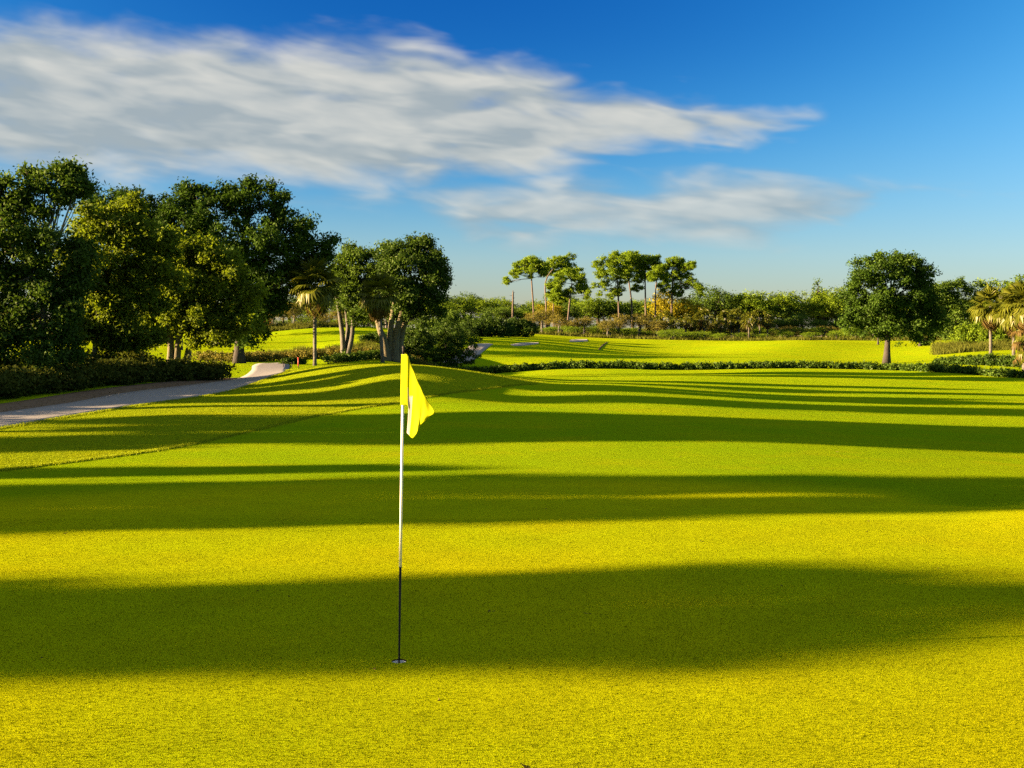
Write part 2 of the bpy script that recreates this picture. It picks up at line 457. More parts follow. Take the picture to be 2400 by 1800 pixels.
def poly_sdf(x, y, poly):
    """signed distance, positive inside"""
    poly = np.asarray(poly); n = len(poly)
    d = np.full(x.shape, 1e9); inside = np.zeros(x.shape, bool)
    for i in range(n):
        ax, ay = poly[i]; bx, by = poly[(i + 1) % n]
        ex, ey = bx - ax, by - ay
        t = np.clip(((x - ax) * ex + (y - ay) * ey) / (ex * ex + ey * ey + 1e-12), 0, 1)
        d = np.minimum(d, np.hypot(x - ax - t * ex, y - ay - t * ey))
        c = ((ay > y) != (by > y)) & (x < (bx - ax) * (y - ay) / (by - ay + 1e-12) + ax)
        inside ^= c
    return np.where(inside, d, -d)

# edge of the mown green along the rough mound (photo pixels dropped onto the terrain)
edge = [hit(px, py) for px, py in [(0, 1106), (150, 1086), (300, 1067), (450, 1043), (600, 1010), (750, 975), (850, 957), (930, 945), (1040, 926), (1150, 912), (1260, 901)]]
back = [(1.5, 53), (-2, 58), (-7, 66), (-11.6, 66), (-11.0, 59), (-10.6, 53), (-10.3, 47), (-10.6, 40.5), (-11.3, 35.5), (-11.8, 29), (-12.2, 22), (-11.0, 15.5)]
ROUGH = [(-9.6, 17.5)] + edge + back
rough_sd = poly_sdf(GX, GY, ROUGH)
def green_fn(x, y):
    return 1.0 - np.hypot((x - 0.5) / 12.5, (y - 8.0) / 11.0)
green_v = green_fn(GX, GY)

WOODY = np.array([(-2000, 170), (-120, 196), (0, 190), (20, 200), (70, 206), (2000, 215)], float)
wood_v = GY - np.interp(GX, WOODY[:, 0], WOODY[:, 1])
def turf_material():
    m, g, out = mat_new('turf')
    tc = g.add('ShaderNodeTexCoord'); P = tc.outputs['Object']
    a_r = g.add('ShaderNodeAttribute', attribute_name='rough'); a_g = g.add('ShaderNodeAttribute', attribute_name='green')
    wob = g.math('MULTIPLY', g.math('SUBTRACT', g.noise(P, 3.0, 3.0), 0.5), 0.25)
    rough = g.smooth(g.math('ADD', a_r.outputs['Fac'], wob), -0.05, 0.10)
    green = g.smooth(a_g.outputs['Fac'], -0.03, 0.10)
    big = g.noise(P, 0.16, 3.0, 0.55)
    mid = g.noise(P, 1.3, 4.0, 0.6)
    mp = g.add('ShaderNodeMapping'); mp.inputs['Scale'].default_value = (1.0, 1.4, 1.0); g.l.new(P, mp.inputs[0])
    fine = g.noise(mp.outputs[0], 130.0, 2.0, 0.7)
    tuft = g.noise(mp.outputs[0], 9.0, 4.0, 0.7)
    fair = g.mix(g.smooth(big, 0.35, 0.65), c4((0.122, 0.255, 0.002)), c4((0.168, 0.278, 0.002)))
    grn = g.mix(g.smooth(big, 0.35, 0.65), c4((0.280, 0.385, 0.002)), c4((0.370, 0.412, 0.002)))
    col = g.mix(green, fair, grn)
    rgh = g.mix(g.smooth(tuft, 0.35, 0.65), c4((0.120, 0.195, 0.004)), c4((0.225, 0.310, 0.005)))
    col = g.mix(rough, col, rgh)
    col = g.mix(g.smooth(mid, 0.35, 0.72, 0.0, 0.45), col, g.mix(0.6, col, c4((0.14, 0.20, 0.003))))
    col = g.mix(g.smooth(g.noise(P, 0.55, 3.0), 0.5, 0.72, 0.0, 0.4), col, g.mix(0.5, col, c4((0.36, 0.30, 0.004))))
    col = g.mix(g.smooth(fine, 0.34, 0.58, 0.72, 0.0), col, c4((0.07, 0.090, 0.003)))
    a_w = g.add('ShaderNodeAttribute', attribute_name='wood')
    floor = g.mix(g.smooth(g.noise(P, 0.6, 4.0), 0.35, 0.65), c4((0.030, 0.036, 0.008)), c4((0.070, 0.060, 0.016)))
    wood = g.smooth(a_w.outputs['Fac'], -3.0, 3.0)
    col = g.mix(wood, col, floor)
    d = g.add('ShaderNodeBsdfPrincipled'); g.l.new(col, d.inputs['Base Color']); d.inputs['Roughness'].default_value = 1.0
    d.inputs['Specular IOR Level'].default_value = 0.0
    g.l.new(g.math('MULTIPLY', g.math('SUBTRACT', 1.0, wood), 0.05), d.inputs['Sheen Weight']); d.inputs['Sheen Roughness'].default_value = 0.5
    g.l.new(g.mix(0.75, col, c4((0.80, 0.80, 0.01))), d.inputs['Sheen Tint'])
    b1 = g.add('ShaderNodeBump'); b1.inputs['Strength'].default_value = 1.0; b1.inputs['Distance'].default_value = 0.018
    g.l.new(fine, b1.inputs['Height'])
    b2 = g.add('ShaderNodeBump'); b2.inputs['Distance'].default_value = 0.16
    g.l.new(g.math('MULTIPLY', rough, 0.55), b2.inputs['Strength']); g.l.new(tuft, b2.inputs['Height']); g.l.new(b1.outputs[0], b2.inputs['Normal'])
    g.l.new(b2.outputs[0], d.inputs['Normal'])
    g.l.new(d.outputs[0], out.inputs[0])
    return m
M['turf'] = turf_material()

nx, ny = len(gx), len(gy)
J, I = np.meshgrid(np.arange(ny - 1), np.arange(nx - 1), indexing='ij')
q = np.stack([J * nx + I, J * nx + I + 1, (J + 1) * nx + I + 1, (J + 1) * nx + I], -1).reshape(-1, 4)
ci, cj = int(np.searchsorted(gx, CUPX) - 1), int(np.searchsorted(gy, CUPY) - 1)
keep = ~((J.ravel() == cj) & (I.ravel() == ci))
q = q[keep]
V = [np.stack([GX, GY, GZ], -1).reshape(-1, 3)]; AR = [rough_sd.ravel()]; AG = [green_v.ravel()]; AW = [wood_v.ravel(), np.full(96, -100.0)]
# ring of turf round the cut hole, joined to the four corners of the open cell
NS = 48; base = nx * ny; ang = np.linspace(0, 2 * math.pi, NS, endpoint=False)
cr, sr = np.cos(ang), np.sin(ang); sc_ = 0.12 / np.maximum(np.abs(cr), np.abs(sr))
inner = np.stack([CUPX + 0.054 * cr, CUPY + 0.054 * sr, np.zeros(NS)], -1)
outer = np.stack([CUPX + sc_ * cr, CUPY + sc_ * sr, np.zeros(NS)], -1)
V += [inner, outer]; AR.append(np.full(2 * NS, -5.0)); AG.append(np.full(2 * NS, 1.0))
rq = [(base + k, base + NS + k, base + NS + (k + 1) % NS, base + (k + 1) % NS) for k in range(NS)]
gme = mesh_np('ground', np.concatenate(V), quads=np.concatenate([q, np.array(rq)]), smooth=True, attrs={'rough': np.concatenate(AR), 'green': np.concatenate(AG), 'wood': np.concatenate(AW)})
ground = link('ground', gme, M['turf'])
tag(ground, 'mown golf turf: yellow green putting green, fairways and a rough mound', kind='structure')

# ------------------------------------------------------------------ cart paths, sand, bunkers
def asphalt():
    m, g, out = mat_new('path_concrete')
    tc = g.add('ShaderNodeTexCoord'); P = tc.outputs['Object']
    a = g.noise(P, 0.5, 4.0, 0.6); b = g.noise(P, 60.0, 3.0, 0.7)
    col = g.mix(a, c4((0.095, 0.10, 0.108)), c4((0.145, 0.152, 0.162)))
    col = g.mix(g.smooth(b, 0.3, 0.8, 0, 0.4), col, c4((0.19, 0.20, 0.21)))
    p = g.add('ShaderNodeBsdfPrincipled'); g.l.new(col, p.inputs['Base Color']); p.inputs['Roughness'].default_value = 0.9
    bp = g.add('ShaderNodeBump'); bp.inputs['Strength'].default_value = 0.4; bp.inputs['Distance'].default_value = 0.01
    g.l.new(b, bp.inputs['Height']); g.l.new(bp.outputs[0], p.inputs['Normal'])
    g.l.new(p.outputs[0], out.inputs[0])
    return m
M['path'] = asphalt()

def catmull(pts, n):
    pts = np.asarray(pts, float); P = np.concatenate([pts[:1] * 2 - pts[1:2], pts, pts[-1:] * 2 - pts[-2:-1]])
    out = []
    for i in range(len(pts) - 1):
        p0, p1, p2, p3 = P[i:i + 4]
        for t in np.linspace(0, 1, n, endpoint=False):
            out.append(0.5 * ((2 * p1) + (-p0 + p2) * t + (2 * p0 - 5 * p1 + 4 * p2 - p3) * t * t + (-p0 + 3 * p1 - 3 * p2 + p3) * t ** 3))
    out.append(pts[-1])
    return np.array(out)

def ribbon(name, left, right, mat, lift, cols=7, n=14, thick=0.06, kind='structure', label=None):
    L = catmull(left, n); Rr = catmull(right, n); m = len(L)
    T = np.linspace(0, 1, cols)
    xy = L[:, None, :] * (1 - T)[None, :, None] + Rr[:, None, :] * T[None, :, None]
    z = zg(xy[..., 0], xy[..., 1]) + lift
    top = np.concatenate([xy, z[..., None]], -1)
    lo_l = top[:, :1].copy(); lo_l[..., 2] -= thick; lo_r = top[:, -1:].copy(); lo_r[..., 2] -= thick
    A = np.concatenate([lo_l, top, lo_r], 1); c2 = cols + 2
    qq = [(i * c2 + j, i * c2 + j + 1, (i + 1) * c2 + j + 1, (i + 1) * c2 + j) for i in range(m - 1) for j in range(c2 - 1)]
    o = link(name, mesh_np(name, A.reshape(-1, 3), quads=qq, smooth=True), mat)
    tag(o, label, kind=kind)
    return o
PL = [(-15.6, 14), (-14.9, 22), (-14.2, 31), (-13.8, 37), (-13.8, 42.3), (-13.4, 47), (-13.1, 52), (-13.2, 58), (-14.2, 65), (-15.6, 72), (-16.6, 80), (-16.8, 86)]
PR = [(-12.6, 14), (-12.3, 22), (-11.9, 29), (-11.4, 35.5), (-10.7, 40.5), (-10.4, 47), (-10.7, 53), (-11.1, 59), (-12.2, 65), (-13.4, 72), (-14.9, 80), (-15.0, 84)]
ribbon('cart_path', PL, PR, M['path'], 0.015, label='grey cart path curving past the rough mound')
SL = [(-17.8, 14), (-16.9, 22), (-16.0, 31), (-15.5, 37), (-15.4, 42.3), (-15.0, 47), (-14.6, 52), (-14.2, 58)]
SR = [(a - 0.02, b) for a, b in PL[:8]]
ribbon('sand_verge', SL, SR, M['verge'], 0.006, label='strip of bare soil between the shrub border and the path')
def pl(lst): return [hit(*p, y0=75) for p in lst]
ribbon('cart_path', pl([(1035, 850), (1060, 838), (1085, 824), (1100, 812), (1120, 806), (1146, 805)]), pl([(1105, 850), (1118, 838), (1130, 826), (1142, 816), (1150, 810), (1156, 807)]), M['path'], 0.02, cols=5, label='grey cart path climbing behind the long hedge')
ribbon('cart_path', pl([(1196, 808), (1215, 804.5), (1235, 803), (1262, 803)]), pl([(1204, 811), (1220, 810.5), (1238, 809), (1262, 806)]), M['path'], 0.02, cols=4, label='bend of the cart path showing on the far slope')
ribbon('cart_path', pl([(1336, 797), (1350, 795.6), (1376, 795.6)]), pl([(1334, 801), (1352, 801.4), (1378, 800)]), M['path'], 0.03, cols=4, label='last piece of the cart path high on the far slope')
ribbon('dark_strip', pl([(1402, 819.5), (1408, 812), (1416, 805.5), (1421, 802)]), pl([(1406, 820), (1412, 812.5), (1420, 806), (1425, 802.5)]), M['soil'], 0.03, cols=3, label='narrow dark strip across the far fairway')  # thin dark ribbon laid just above the turf

def sand_patch(px, py, rx, ry, label):
    x, y = hit(px, py, y0=80)
    k = y / F
    a = np.linspace(0, 2 * math.pi, 28, endpoint=False)
    wx = rx * k; wy = max(ry * y * y / (F * 3.0), wx * 0.5)
    v = [(x, y, z1(x, y) + .03)]
    rr = 1 + 0.12 * np.sin(a * 3 + 1) + 0.08 * np.sin(a * 5)
    for f, lift in ((0.5, .04), (1.0, .07)):
        for t, r in zip(a, rr):
            X, Yy = x + wx * f * r * math.cos(t), y + wy * f * r * math.sin(t); v.append((X, Yy, z1(X, Yy) + lift))
    n = 28
    tri = [(0, 1 + i, 1 + (i + 1) % n) for i in range(n)]
    qd = [(1 + i, 1 + n + i, 1 + n + (i + 1) % n, 1 + (i + 1) % n) for i in range(n)]
    o = link('bunker', mesh_np('bunker', v, quads=qd, tris=tri, smooth=True), M['sand'])
    tag(o, label, kind='structure')
sand_patch(345, 809, 16, 5, 'pale sand bunker seen between the tree trunks')
sand_patch(530, 803, 26, 3, 'sand bunker beyond the overhanging branch')
sand_patch(1890, 788, 30, 2.2, 'pale sand bunker at the far end of the fairway')
sand_patch(1190, 786, 12, 1.5, 'small sand patch at the foot of the shrubs')

# ------------------------------------------------------------------ cup and flagstick
cup = empty('golf_cup', (CUPX, CUPY, 0))
tag(cup, 'hole in the green with white plastic liner round the flagstick', 'golf hole')
def ring_tube(name, r0, z0, r1, zb, mat, parent, bottom=False):
    n = 40; a = np.linspace(0, 2 * math.pi, n, endpoint=False); v = []; qd = []; tr = []
    for r, z in ((r0, z0), (r1, zb)):
        v += [(r * math.cos(t), r * math.sin(t), z) for t in a]
    qd = [(i, n + i, n + (i + 1) % n, (i + 1) % n) for i in range(n)]
    if bottom:
        v.append((0, 0, zb)); tr = [(n + i, n + (i + 1) % n, 2 * n) for i in range(n)]
    return link(name, mesh_np(name, v, quads=qd, tris=tr or None, smooth=True), mat, parent)
ring_tube('soil_edge', 0.0541, 0.0, 0.0541, -0.012, M['soil'], cup)
ring_tube('liner', 0.0530, -0.010, 0.0530, -0.12, M['liner'], cup, True)

stick = empty('flagstick', (CUPX, CUPY, -0.10))
tag(stick, 'golf flagstick with black lower pole, white upper pole and limp yellow flag', 'flagstick')
def sp(px, py, dy=0.0):           # photo pixel on the plane of the stick, relative to its foot
    x, y, z = W(px, py, 8.41)
    return np.array([x - CUPX, dy, z + 0.10])
p0 = np.array([0, 0, 0.005]); pa = sp(935.4, 1549); pb = sp(938.3, 1329); pc = sp(945.6, 830); pd = sp(945.9, 812)
def stick_part(name, pts, rad, mat, seg=16):
    t = Tubes(); t.tube(pts, rad, seg); return link(name, t.mesh(name), mat, stick)
stick_part('lower_pole', [p0, pa, pb], [.0065, .0065, .0088], M['black_paint'])
stick_part('upper_pole', [pb + (pc - pb) * 0.0005, pb + (pc - pb) * .55, pc], [.0100, .0094, .0088], M['white_paint'])
stick_part('ferrule', [pb - (pc - pb) * .004, pb + (pc - pb) * .001], [.0094, .0104], M['black_paint'])
stick_part('pole_tip', [pc, pc + (pd - pc) * .5, pd - np.array([0, 0, .012]), pd - np.array([0, 0, .004]), pd + np.array([0, 0, .006])], [.0095, .0095, .0105, .0125, .006], M['black_paint'])
def make_flag():
    # columns across the cloth: (top px,py,depth) (bottom px,py,depth)
    cols = [((941.0, 830, -.010), (938.6, 949, -.010)), ((947, 830.2, .000), (946, 949.5, .002)), ((955, 830.5, .014), (957, 950.5, .016)),
            ((960, 843, .012), (958.6, 975, .008)), ((966, 858, .018), (954.2, 1011, .004)), ((972, 872, .026), (958, 1017, .010)),
            ((978, 886, .034), (967.5, 1026, .024)), ((984, 898, .046), (974, 1020, .040)), ((990, 911, .060), (980, 1012, .058)),
            ((997, 924, .062), (984.5, 1003, .058)), ((1005, 937, .070), (988, 995, .062)), ((1013, 950, .082), (996, 987, .076)), ((1021, 964, .098), (1006, 978, .090))]
    cols = [((a[0], a[1], -a[2] * .7 - .020), (b[0], b[1], -b[2] * .7 - .020)) for a, b in cols]
    top = np.array([sp(*c[0]) for c in cols]); bot = np.array([sp(*c[1]) for c in cols])
    top = catmull(top, 4); bot = catmull(bot, 4)
    n = len(top); m = 28
    v = np.zeros((n, m, 3)); S = np.linspace(0, 1, n)
    for j in range(m):
        t = j / (m - 1)
        v[:, j] = top * (1 - t) + bot * t
        v[:, j, 1] += 0.006 * np.sin(9 * S + 5 * t) * S + 0.004 * np.sin(23 * S - 4 * t) * S
        v[:, j, 0] += 0.004 * np.sin(7 * t + 6 * S) * S
    qd = [(i * m + j, i * m + j + 1, (i + 1) * m + j + 1, (i + 1) * m + j) for i in range(n - 1) for j in range(m - 1)]
    me = mesh_np('flag', v.reshape(-1, 3), quads=qd, smooth=True)
    me.materials.append(M['flag_yellow']); me.materials.append(M['flag_white'])
    mi = np.zeros(len(qd), dtype=np.int32)
    k = 0
    for i in range(n - 1):
        for j in range(m - 1):
            s = i / 4.0; t = j / (m - 1)
            if 2.0 <= s < 5.2 and t > 0.62 - (s - 2) * 0.09: mi[k] = 1
            k += 1
    me.polygons.foreach_set('material_index', mi)
    o = link('flag', me, None, stick)
    md = o.modifiers.new('cloth', 'SOLIDIFY'); md.thickness = 0.0012
    o['label'] = 'limp yellow flag with a white stripe'
make_flag()
# sleeve of the flag round the pole
stick_part('flag_sleeve', [sp(945.6, 831), sp(944.4, 890), sp(943.8, 948)], [.0106, .0104, .0106], M['flag_yellow'])

# ------------------------------------------------------------------ vegetation makers
def unit(v): return v / (np.linalg.norm(v, axis=-1, keepdims=True) + 1e-9)

def leaf_quads(c, out, L, Wd, rng, bias=0.6, up=0.35, long_dir=None):
    n = len(c)
    nr = unit(rng.normal(size=(n, 3)) + bias * out + np.array([0, 0, up]))
    if long_dir is None:
        t = unit(np.cross(nr, rng.normal(size=(n, 3))))
    else:
        t = unit(long_dir); nr = unit(nr - (nr * t).sum(1, keepdims=True) * t)
    b = np.cross(nr, t)
    L = L[:, None] * 0.5; Wd = Wd[:, None] * 0.5
    v = np.stack([c - t * L, c + b * Wd - t * L * .1, c + t * L, c - b * Wd - t * L * .1], 1)
    return v.reshape(-1, 3)

def crown_points(blobs, rng, n_leaves, clump, flat=0.75, shell=0.55, lowcut=0.35):
    """leaf centres in clumps over the shells of the blobs -> centres, outward, tint"""
    blobs = [(np.array(b[0]), np.array(b[1])) for b in blobs]
    area = np.array([(b[1][0] * b[1][1] + b[1][1] * b[1][2] + b[1][0] * b[1][2]) for b in blobs])
    ncl = np.maximum(6, (area * 4.2 / (clump * clump * 2.2)).astype(int))
    C = []; O = []; RD = []
    for (c, r), k in zip(blobs, ncl):
        d = unit(rng.normal(size=(int(k * 1.5), 3)))
        d = d[rng.random(len(d)) < np.where(d[:, 2] < -0.2, lowcut, 1.0)][:k]
        ph = rng.uniform(0, 6.28, 6)
        lump = 1 + 0.13 * np.sin(3.1 * d[:, 0] * 2 + ph[0]) * np.sin(2.7 * d[:, 2] * 2 + ph[1]) + 0.12 * np.sin(5 * d[:, 1] + 4 * d[:, 2] + ph[2])
        rad = (shell + (1 - shell) * rng.random(len(d)) ** 0.5) * lump
        sp_ = rng.random(len(d)) < 0.14
        rad = np.where(sp_, rad * rng.uniform(1.08, 1.30, len(d)), rad)
        C.append(c + d * r * rad[:, None]); O.append(d); RD.append(rad)
    C = np.concatenate(C); O = np.concatenate(O)
    # thin out clumps buried inside other blobs
    buried = np.zeros(len(C), int)
    for c, r in blobs:
        buried += (((C - c) / (r * 0.72)) ** 2).sum(1) < 1
    keepm = (buried <= 1) | (rng.random(len(C)) < 0.35)
    C = C[keepm]; O = O[keepm]
    k = len(C); per = np.maximum(3, rng.poisson(n_leaves / k, k))
    idx = np.repeat(np.arange(k), per)
    cs = (clump * rng.uniform(0.55, 1.25, k))[idx]
    off = rng.normal(size=(len(idx), 3)) * 0.5; off[:, 2] *= flat
    P = C[idx] + off * cs[:, None]
    out = unit(O[idx] + 0.8 * unit(off))
    tint = np.clip(rng.normal(0.42, 0.16, k)[idx] + rng.normal(0, 0.17, len(idx)), 0, 1)
    return P, out, tint, C

def foliage(name, blobs, rng, n, clump, leaf, aspect=0.5, mat=None, parent=None, flat=0.75, shell=0.55, lowcut=0.35, bias=0.6, up=0.35, droop=0.0):
    P, out, tint, C = crown_points(blobs, rng, n, clump, flat, shell, lowcut)
    if droop:
        P[:, 2] -= np.abs(rng.normal(size=len(P))) * droop
    L = leaf * rng.uniform(0.6, 1.35, len(P))
    v = leaf_quads(P, out, L, L * aspect, rng, bias, up)
    me = mesh_np(name, v, quads=np.arange(len(P) * 4).reshape(-1, 4), tint=tint)
    return link(name, me, mat, parent), C

def limbs(tb, forks, blobs, rng, r0, twigs=4, seg=6):
    for c, r in blobs:
        c = np.array(c); r = np.array(r)
        f = forks[int(np.argmin([np.linalg.norm((c - k) * np.array([1, 1, .7])) for k in forks]))]
        mid = (f + c) / 2 + rng.normal(size=3) * 0.08 * np.linalg.norm(c - f) + np.array([0, 0, -.06 * np.linalg.norm(c - f)])
        pts = catmull([f, mid, c], 4)
        ln = np.linalg.norm(c - f); rr = r0 * min(1.0, 0.35 + ln * 0.10)
        tb.tube(pts, np.linspace(rr, rr * .35, len(pts)), seg, False)
        for _ in range(twigs):
            e = c + unit(rng.normal(size=3) + np.array([0, 0, .3])) * r * 0.85
            s = pts[rng.integers(3, len(pts))]
            m2 = (s + e) / 2 + rng.normal(size=3) * 0.06 * np.linalg.norm(e - s)
            tb.tube(catmull([s, m2, e], 3), np.linspace(rr * .33, rr * .08, 7), 5, False)

def px_blobs(lst, base, Y, rng, depth=0.85, sat=3):
    out = []
    k = Y / F
    for b in lst:
        px, py, rx, ry = b[:4]; dy = b[4] if len(b) > 4 else 0.0
        x, _, z = W(px, py, Y)
        rr = (rx + ry) * 0.5 * k
        c = np.array([x - base[0], dy, z - base[2]]); r = np.array([rx * k, rr * depth * 1.15, ry * k])
        out.append((tuple(c), tuple(r * .84)))
        for _ in range(sat):
            d = unit(rng.normal(size=3) + np.array([0, 0, .25]))
            out.append((tuple(c + d * r * rng.uniform(.85, 1.25)), tuple(r * rng.uniform(.22, .44, 3))))
    return out

def tree(name, label, cat, base_px, Y, blob_px, mat, bark, n, clump, leaf, seed, trunk_r, fork_px, stems=None, group=None, aspect=0.5, twigs=4, shell=0.55, lowcut=0.35, flat=.75, up=.35, droop=0.0, limb_r=None, bias=.6):
    rng = np.random.default_rng(seed)
    bx = (base_px - CX) * Y / F
    base = np.array([bx, Y, z1(bx, Y) - 0.05])
    root = empty(name, base); tag(root, label, cat, group)
    bl = px_blobs(blob_px, base, Y, rng)
    tb = Tubes()
    forks = []
    for st in (stems or [[(base_px, None), fork_px]]):
        pts = []
        for p in st:
            dy = p[2] if len(p) > 2 else 0.0
            if p[1] is None: pts.append(np.array([(p[0] - CX) * Y / F - base[0], dy, 0.0]))
            else:
                x, _, z = W(p[0], p[1], Y); pts.append(np.array([x - base[0], dy, z - base[2]]))
        pts = catmull(pts, 6)
        rad = np.linspace(trunk_r, trunk_r * .55, len(pts)); rad[0] *= 1.45; rad[1] *= 1.15
        tb.tube(pts, rad, 10, True, 0.12, rng)
        forks.append(pts[-1]); forks.append(pts[int(len(pts) * .7)])
    limbs(tb, forks, bl[::4], rng, limb_r or trunk_r * .6, twigs)
    link('trunk', tb.mesh('trunk'), bark, root)
    foliage('crown', bl, rng, n, clump, leaf, aspect, mat, root, flat, shell, lowcut, bias, up, droop)
    return root

# ------------------------------------------------------------------ large trees on the left
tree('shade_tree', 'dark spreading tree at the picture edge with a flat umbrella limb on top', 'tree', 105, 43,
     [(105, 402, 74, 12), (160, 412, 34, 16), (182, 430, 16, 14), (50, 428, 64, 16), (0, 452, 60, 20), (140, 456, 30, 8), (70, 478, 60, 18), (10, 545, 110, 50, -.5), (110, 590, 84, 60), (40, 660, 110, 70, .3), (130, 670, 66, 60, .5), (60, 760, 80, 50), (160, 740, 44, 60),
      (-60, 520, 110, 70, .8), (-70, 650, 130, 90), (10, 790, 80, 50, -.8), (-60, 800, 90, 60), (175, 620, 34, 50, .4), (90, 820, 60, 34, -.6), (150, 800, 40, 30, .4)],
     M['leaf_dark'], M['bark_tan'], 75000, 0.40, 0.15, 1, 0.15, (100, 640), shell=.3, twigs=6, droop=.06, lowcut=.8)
tree('yellow_green_tree', 'yellow green tree with a pale slim trunk beside the dark umbrella tree', 'tree', 217, 51,
     [(215, 540, 66, 45), (290, 520, 74, 42), (340, 555, 60, 45), (190, 610, 56, 50), (270, 620, 84, 60, -.4), (330, 660, 64, 60, .3), (210, 690, 70, 55, -.3), (290, 720, 70, 50, .3), (240, 765, 60, 34, -.3), (310, 785, 46, 34, .3), (195, 770, 34, 40), (270, 800, 40, 26, .4)],
     M['leaf_yellow'], M['bark_tan'], 62000, 0.40, 0.165, 2, 0.12, (232, 690), shell=.3, twigs=6, droop=.08, lowcut=.8)
tree('yellow_green_tree', 'yellow green tree with a thick forked trunk at the shrub border', 'tree', 405, 57,
     [(400, 585, 70, 34), (470, 590, 60, 36), (515, 605, 38, 34), (370, 640, 56, 50), (430, 660, 84, 60, -.4), (520, 660, 66, 60), (565, 710, 42, 60), (470, 730, 84, 50, .3), (400, 745, 66, 40, -.4), (545, 760, 52, 40), (510, 792, 44, 22, -.3), (355, 720, 40, 50), (460, 785, 34, 24), (345, 780, 34, 26, .3)],
     M['leaf_yellow'], M['bark_tan'], 70000, 0.40, 0.165, 3, 0.18, None,
     stems=[[(395, None), (400, 800), (385, 740), (380, 690)], [(412, None), (420, 790), (440, 730), (455, 680)], [(425, None, .3), (445, 800, .3), (470, 760, .4), (500, 720, .5)]], shell=.3, twigs=6, droop=.08, lowcut=.8)
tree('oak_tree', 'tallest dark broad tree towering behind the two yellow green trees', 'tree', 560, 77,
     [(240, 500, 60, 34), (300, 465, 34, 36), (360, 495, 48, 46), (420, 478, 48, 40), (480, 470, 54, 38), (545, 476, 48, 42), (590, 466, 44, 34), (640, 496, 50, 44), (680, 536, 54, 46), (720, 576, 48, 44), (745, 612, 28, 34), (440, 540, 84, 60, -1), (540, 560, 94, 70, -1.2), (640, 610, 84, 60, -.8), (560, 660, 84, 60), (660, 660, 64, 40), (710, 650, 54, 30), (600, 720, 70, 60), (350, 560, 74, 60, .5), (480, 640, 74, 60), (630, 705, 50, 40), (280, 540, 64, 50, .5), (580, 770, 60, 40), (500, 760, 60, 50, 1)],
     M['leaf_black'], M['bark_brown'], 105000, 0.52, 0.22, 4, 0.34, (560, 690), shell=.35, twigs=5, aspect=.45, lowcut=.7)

# ------------------------------------------------------------------ two trees and shrubs in the middle
tree('fig_tree', 'round green tree with a forked pale trunk left of the bigger twin', 'tree', 812, 87,
     [(835, 605, 44, 26), (800, 622, 30, 24), (880, 612, 40, 34), (860, 650, 60, 40, -.6), (800, 660, 40, 40), (900, 660, 40, 46, .6), (830, 705, 50, 40, -.5), (880, 715, 44, 40), (800, 700, 26, 40, .4), (850, 745, 40, 24)],
     M['leaf_mid'], M['bark_grey'], 34000, 0.48, 0.19, 5, 0.20, None,
     stems=[[(805, None), (803, 790), (797, 745), (792, 715)], [(812, None), (824, 795), (828, 750), (832, 715)], [(808, None, .3), (814, 770, .4), (812, 720, .5), (850, 680, .5)]], shell=.4)
tree('fig_tree', 'tall round dark tree with a thick fluted trunk behind the skirted palm', 'tree', 922, 85,
     [(945, 585, 44, 26), (990, 592, 42, 28), (1015, 620, 36, 34), (920, 620, 44, 36), (965, 630, 60, 44, -.8), (1030, 650, 22, 36), (1005, 675, 44, 44), (945, 680, 56, 44, -.6), (1000, 715, 40, 34), (940, 730, 40, 30), (905, 680, 30, 50, .5), (970, 745, 40, 20)],
     M['leaf_dark'], M['bark_tan'], 40000, 0.50, 0.20, 6, 0.30, None,
     stems=[[(912, None), (914, 800), (918, 750), (925, 700)], [(925, None), (928, 790), (940, 740), (955, 690)], [(935, None, .3), (936, 800, .4), (950, 750, .6), (985, 700, .8)], [(908, None, -.2), (902, 800, -.3), (892, 772, -.4), (885, 745, -.4)]], shell=.4)

def shrub(name, label, px, py_top, wpx, Y, mat, seed, n=5000, clump=.32, leaf=.14, group=None, aspect=.55, depth=1.0, cat='shrub'):
    rng = np.random.default_rng(seed)
    x = (px - CX) * Y / F; z0 = z1(x, Y)
    top = H - (py_top - HZ) * Y / F
    h = max(0.4, top - z0); w = wpx * Y / F
    root = empty(name, (x, Y, z0 - .05)); tag(root, label, cat, group)
    bl = []
    k = max(3, int(w / h * 2.2))
    for i in range(k):
        t = (i + .5) / k * 2 - 1
        hh = h * (1 - .35 * t * t) * rng.uniform(.82, 1.04)
        bl.append(((t * w * .40, rng.uniform(-.25, .25) * h * depth, hh * .5), (w / k * .85 + h * .12, h * .42 * depth, hh * .52)))
    tb = Tubes()
    for i in range(6):
        c = np.array(bl[rng.integers(0, k)][0])
        s = np.array([c[0] * .7, c[1] * .6, 0])
        tb.tube(catmull([s, (s + c) / 2 + rng.normal(size=3) * .05, c], 3), np.linspace(.05, .02, 7), 5, False)
    tag(link('stem', tb.mesh('stem'), M['bark_brown'], root), kind='stuff')
    foliage('foliage', bl, rng, n, clump, leaf, aspect, mat, root, shell=.5, lowcut=.8)
    return root
SG = 'dark rounded shrubs behind the twin trees'
shrub('shrub', 'dark rounded shrub right beside the thick fluted trunk', 962, 752, 90, 101, M['leaf_dark'], 20, 22000, group=SG)
shrub('shrub', 'broad dark shrub above the shaded start of the climbing path', 1045, 748, 120, 104, M['leaf_dark'], 21, 28000, group=SG)
shrub('shrub', 'low dark shrub in front of the thick fluted trunk base', 880, 778, 60, 103, M['leaf_dark'], 22, 14000, group=SG)
shrub('shrub', 'wide shadowed shrub at the head of the far slope', 1140, 738, 120, 158, M['leaf_dark'], 23, 20000, .45, .22, group=SG)
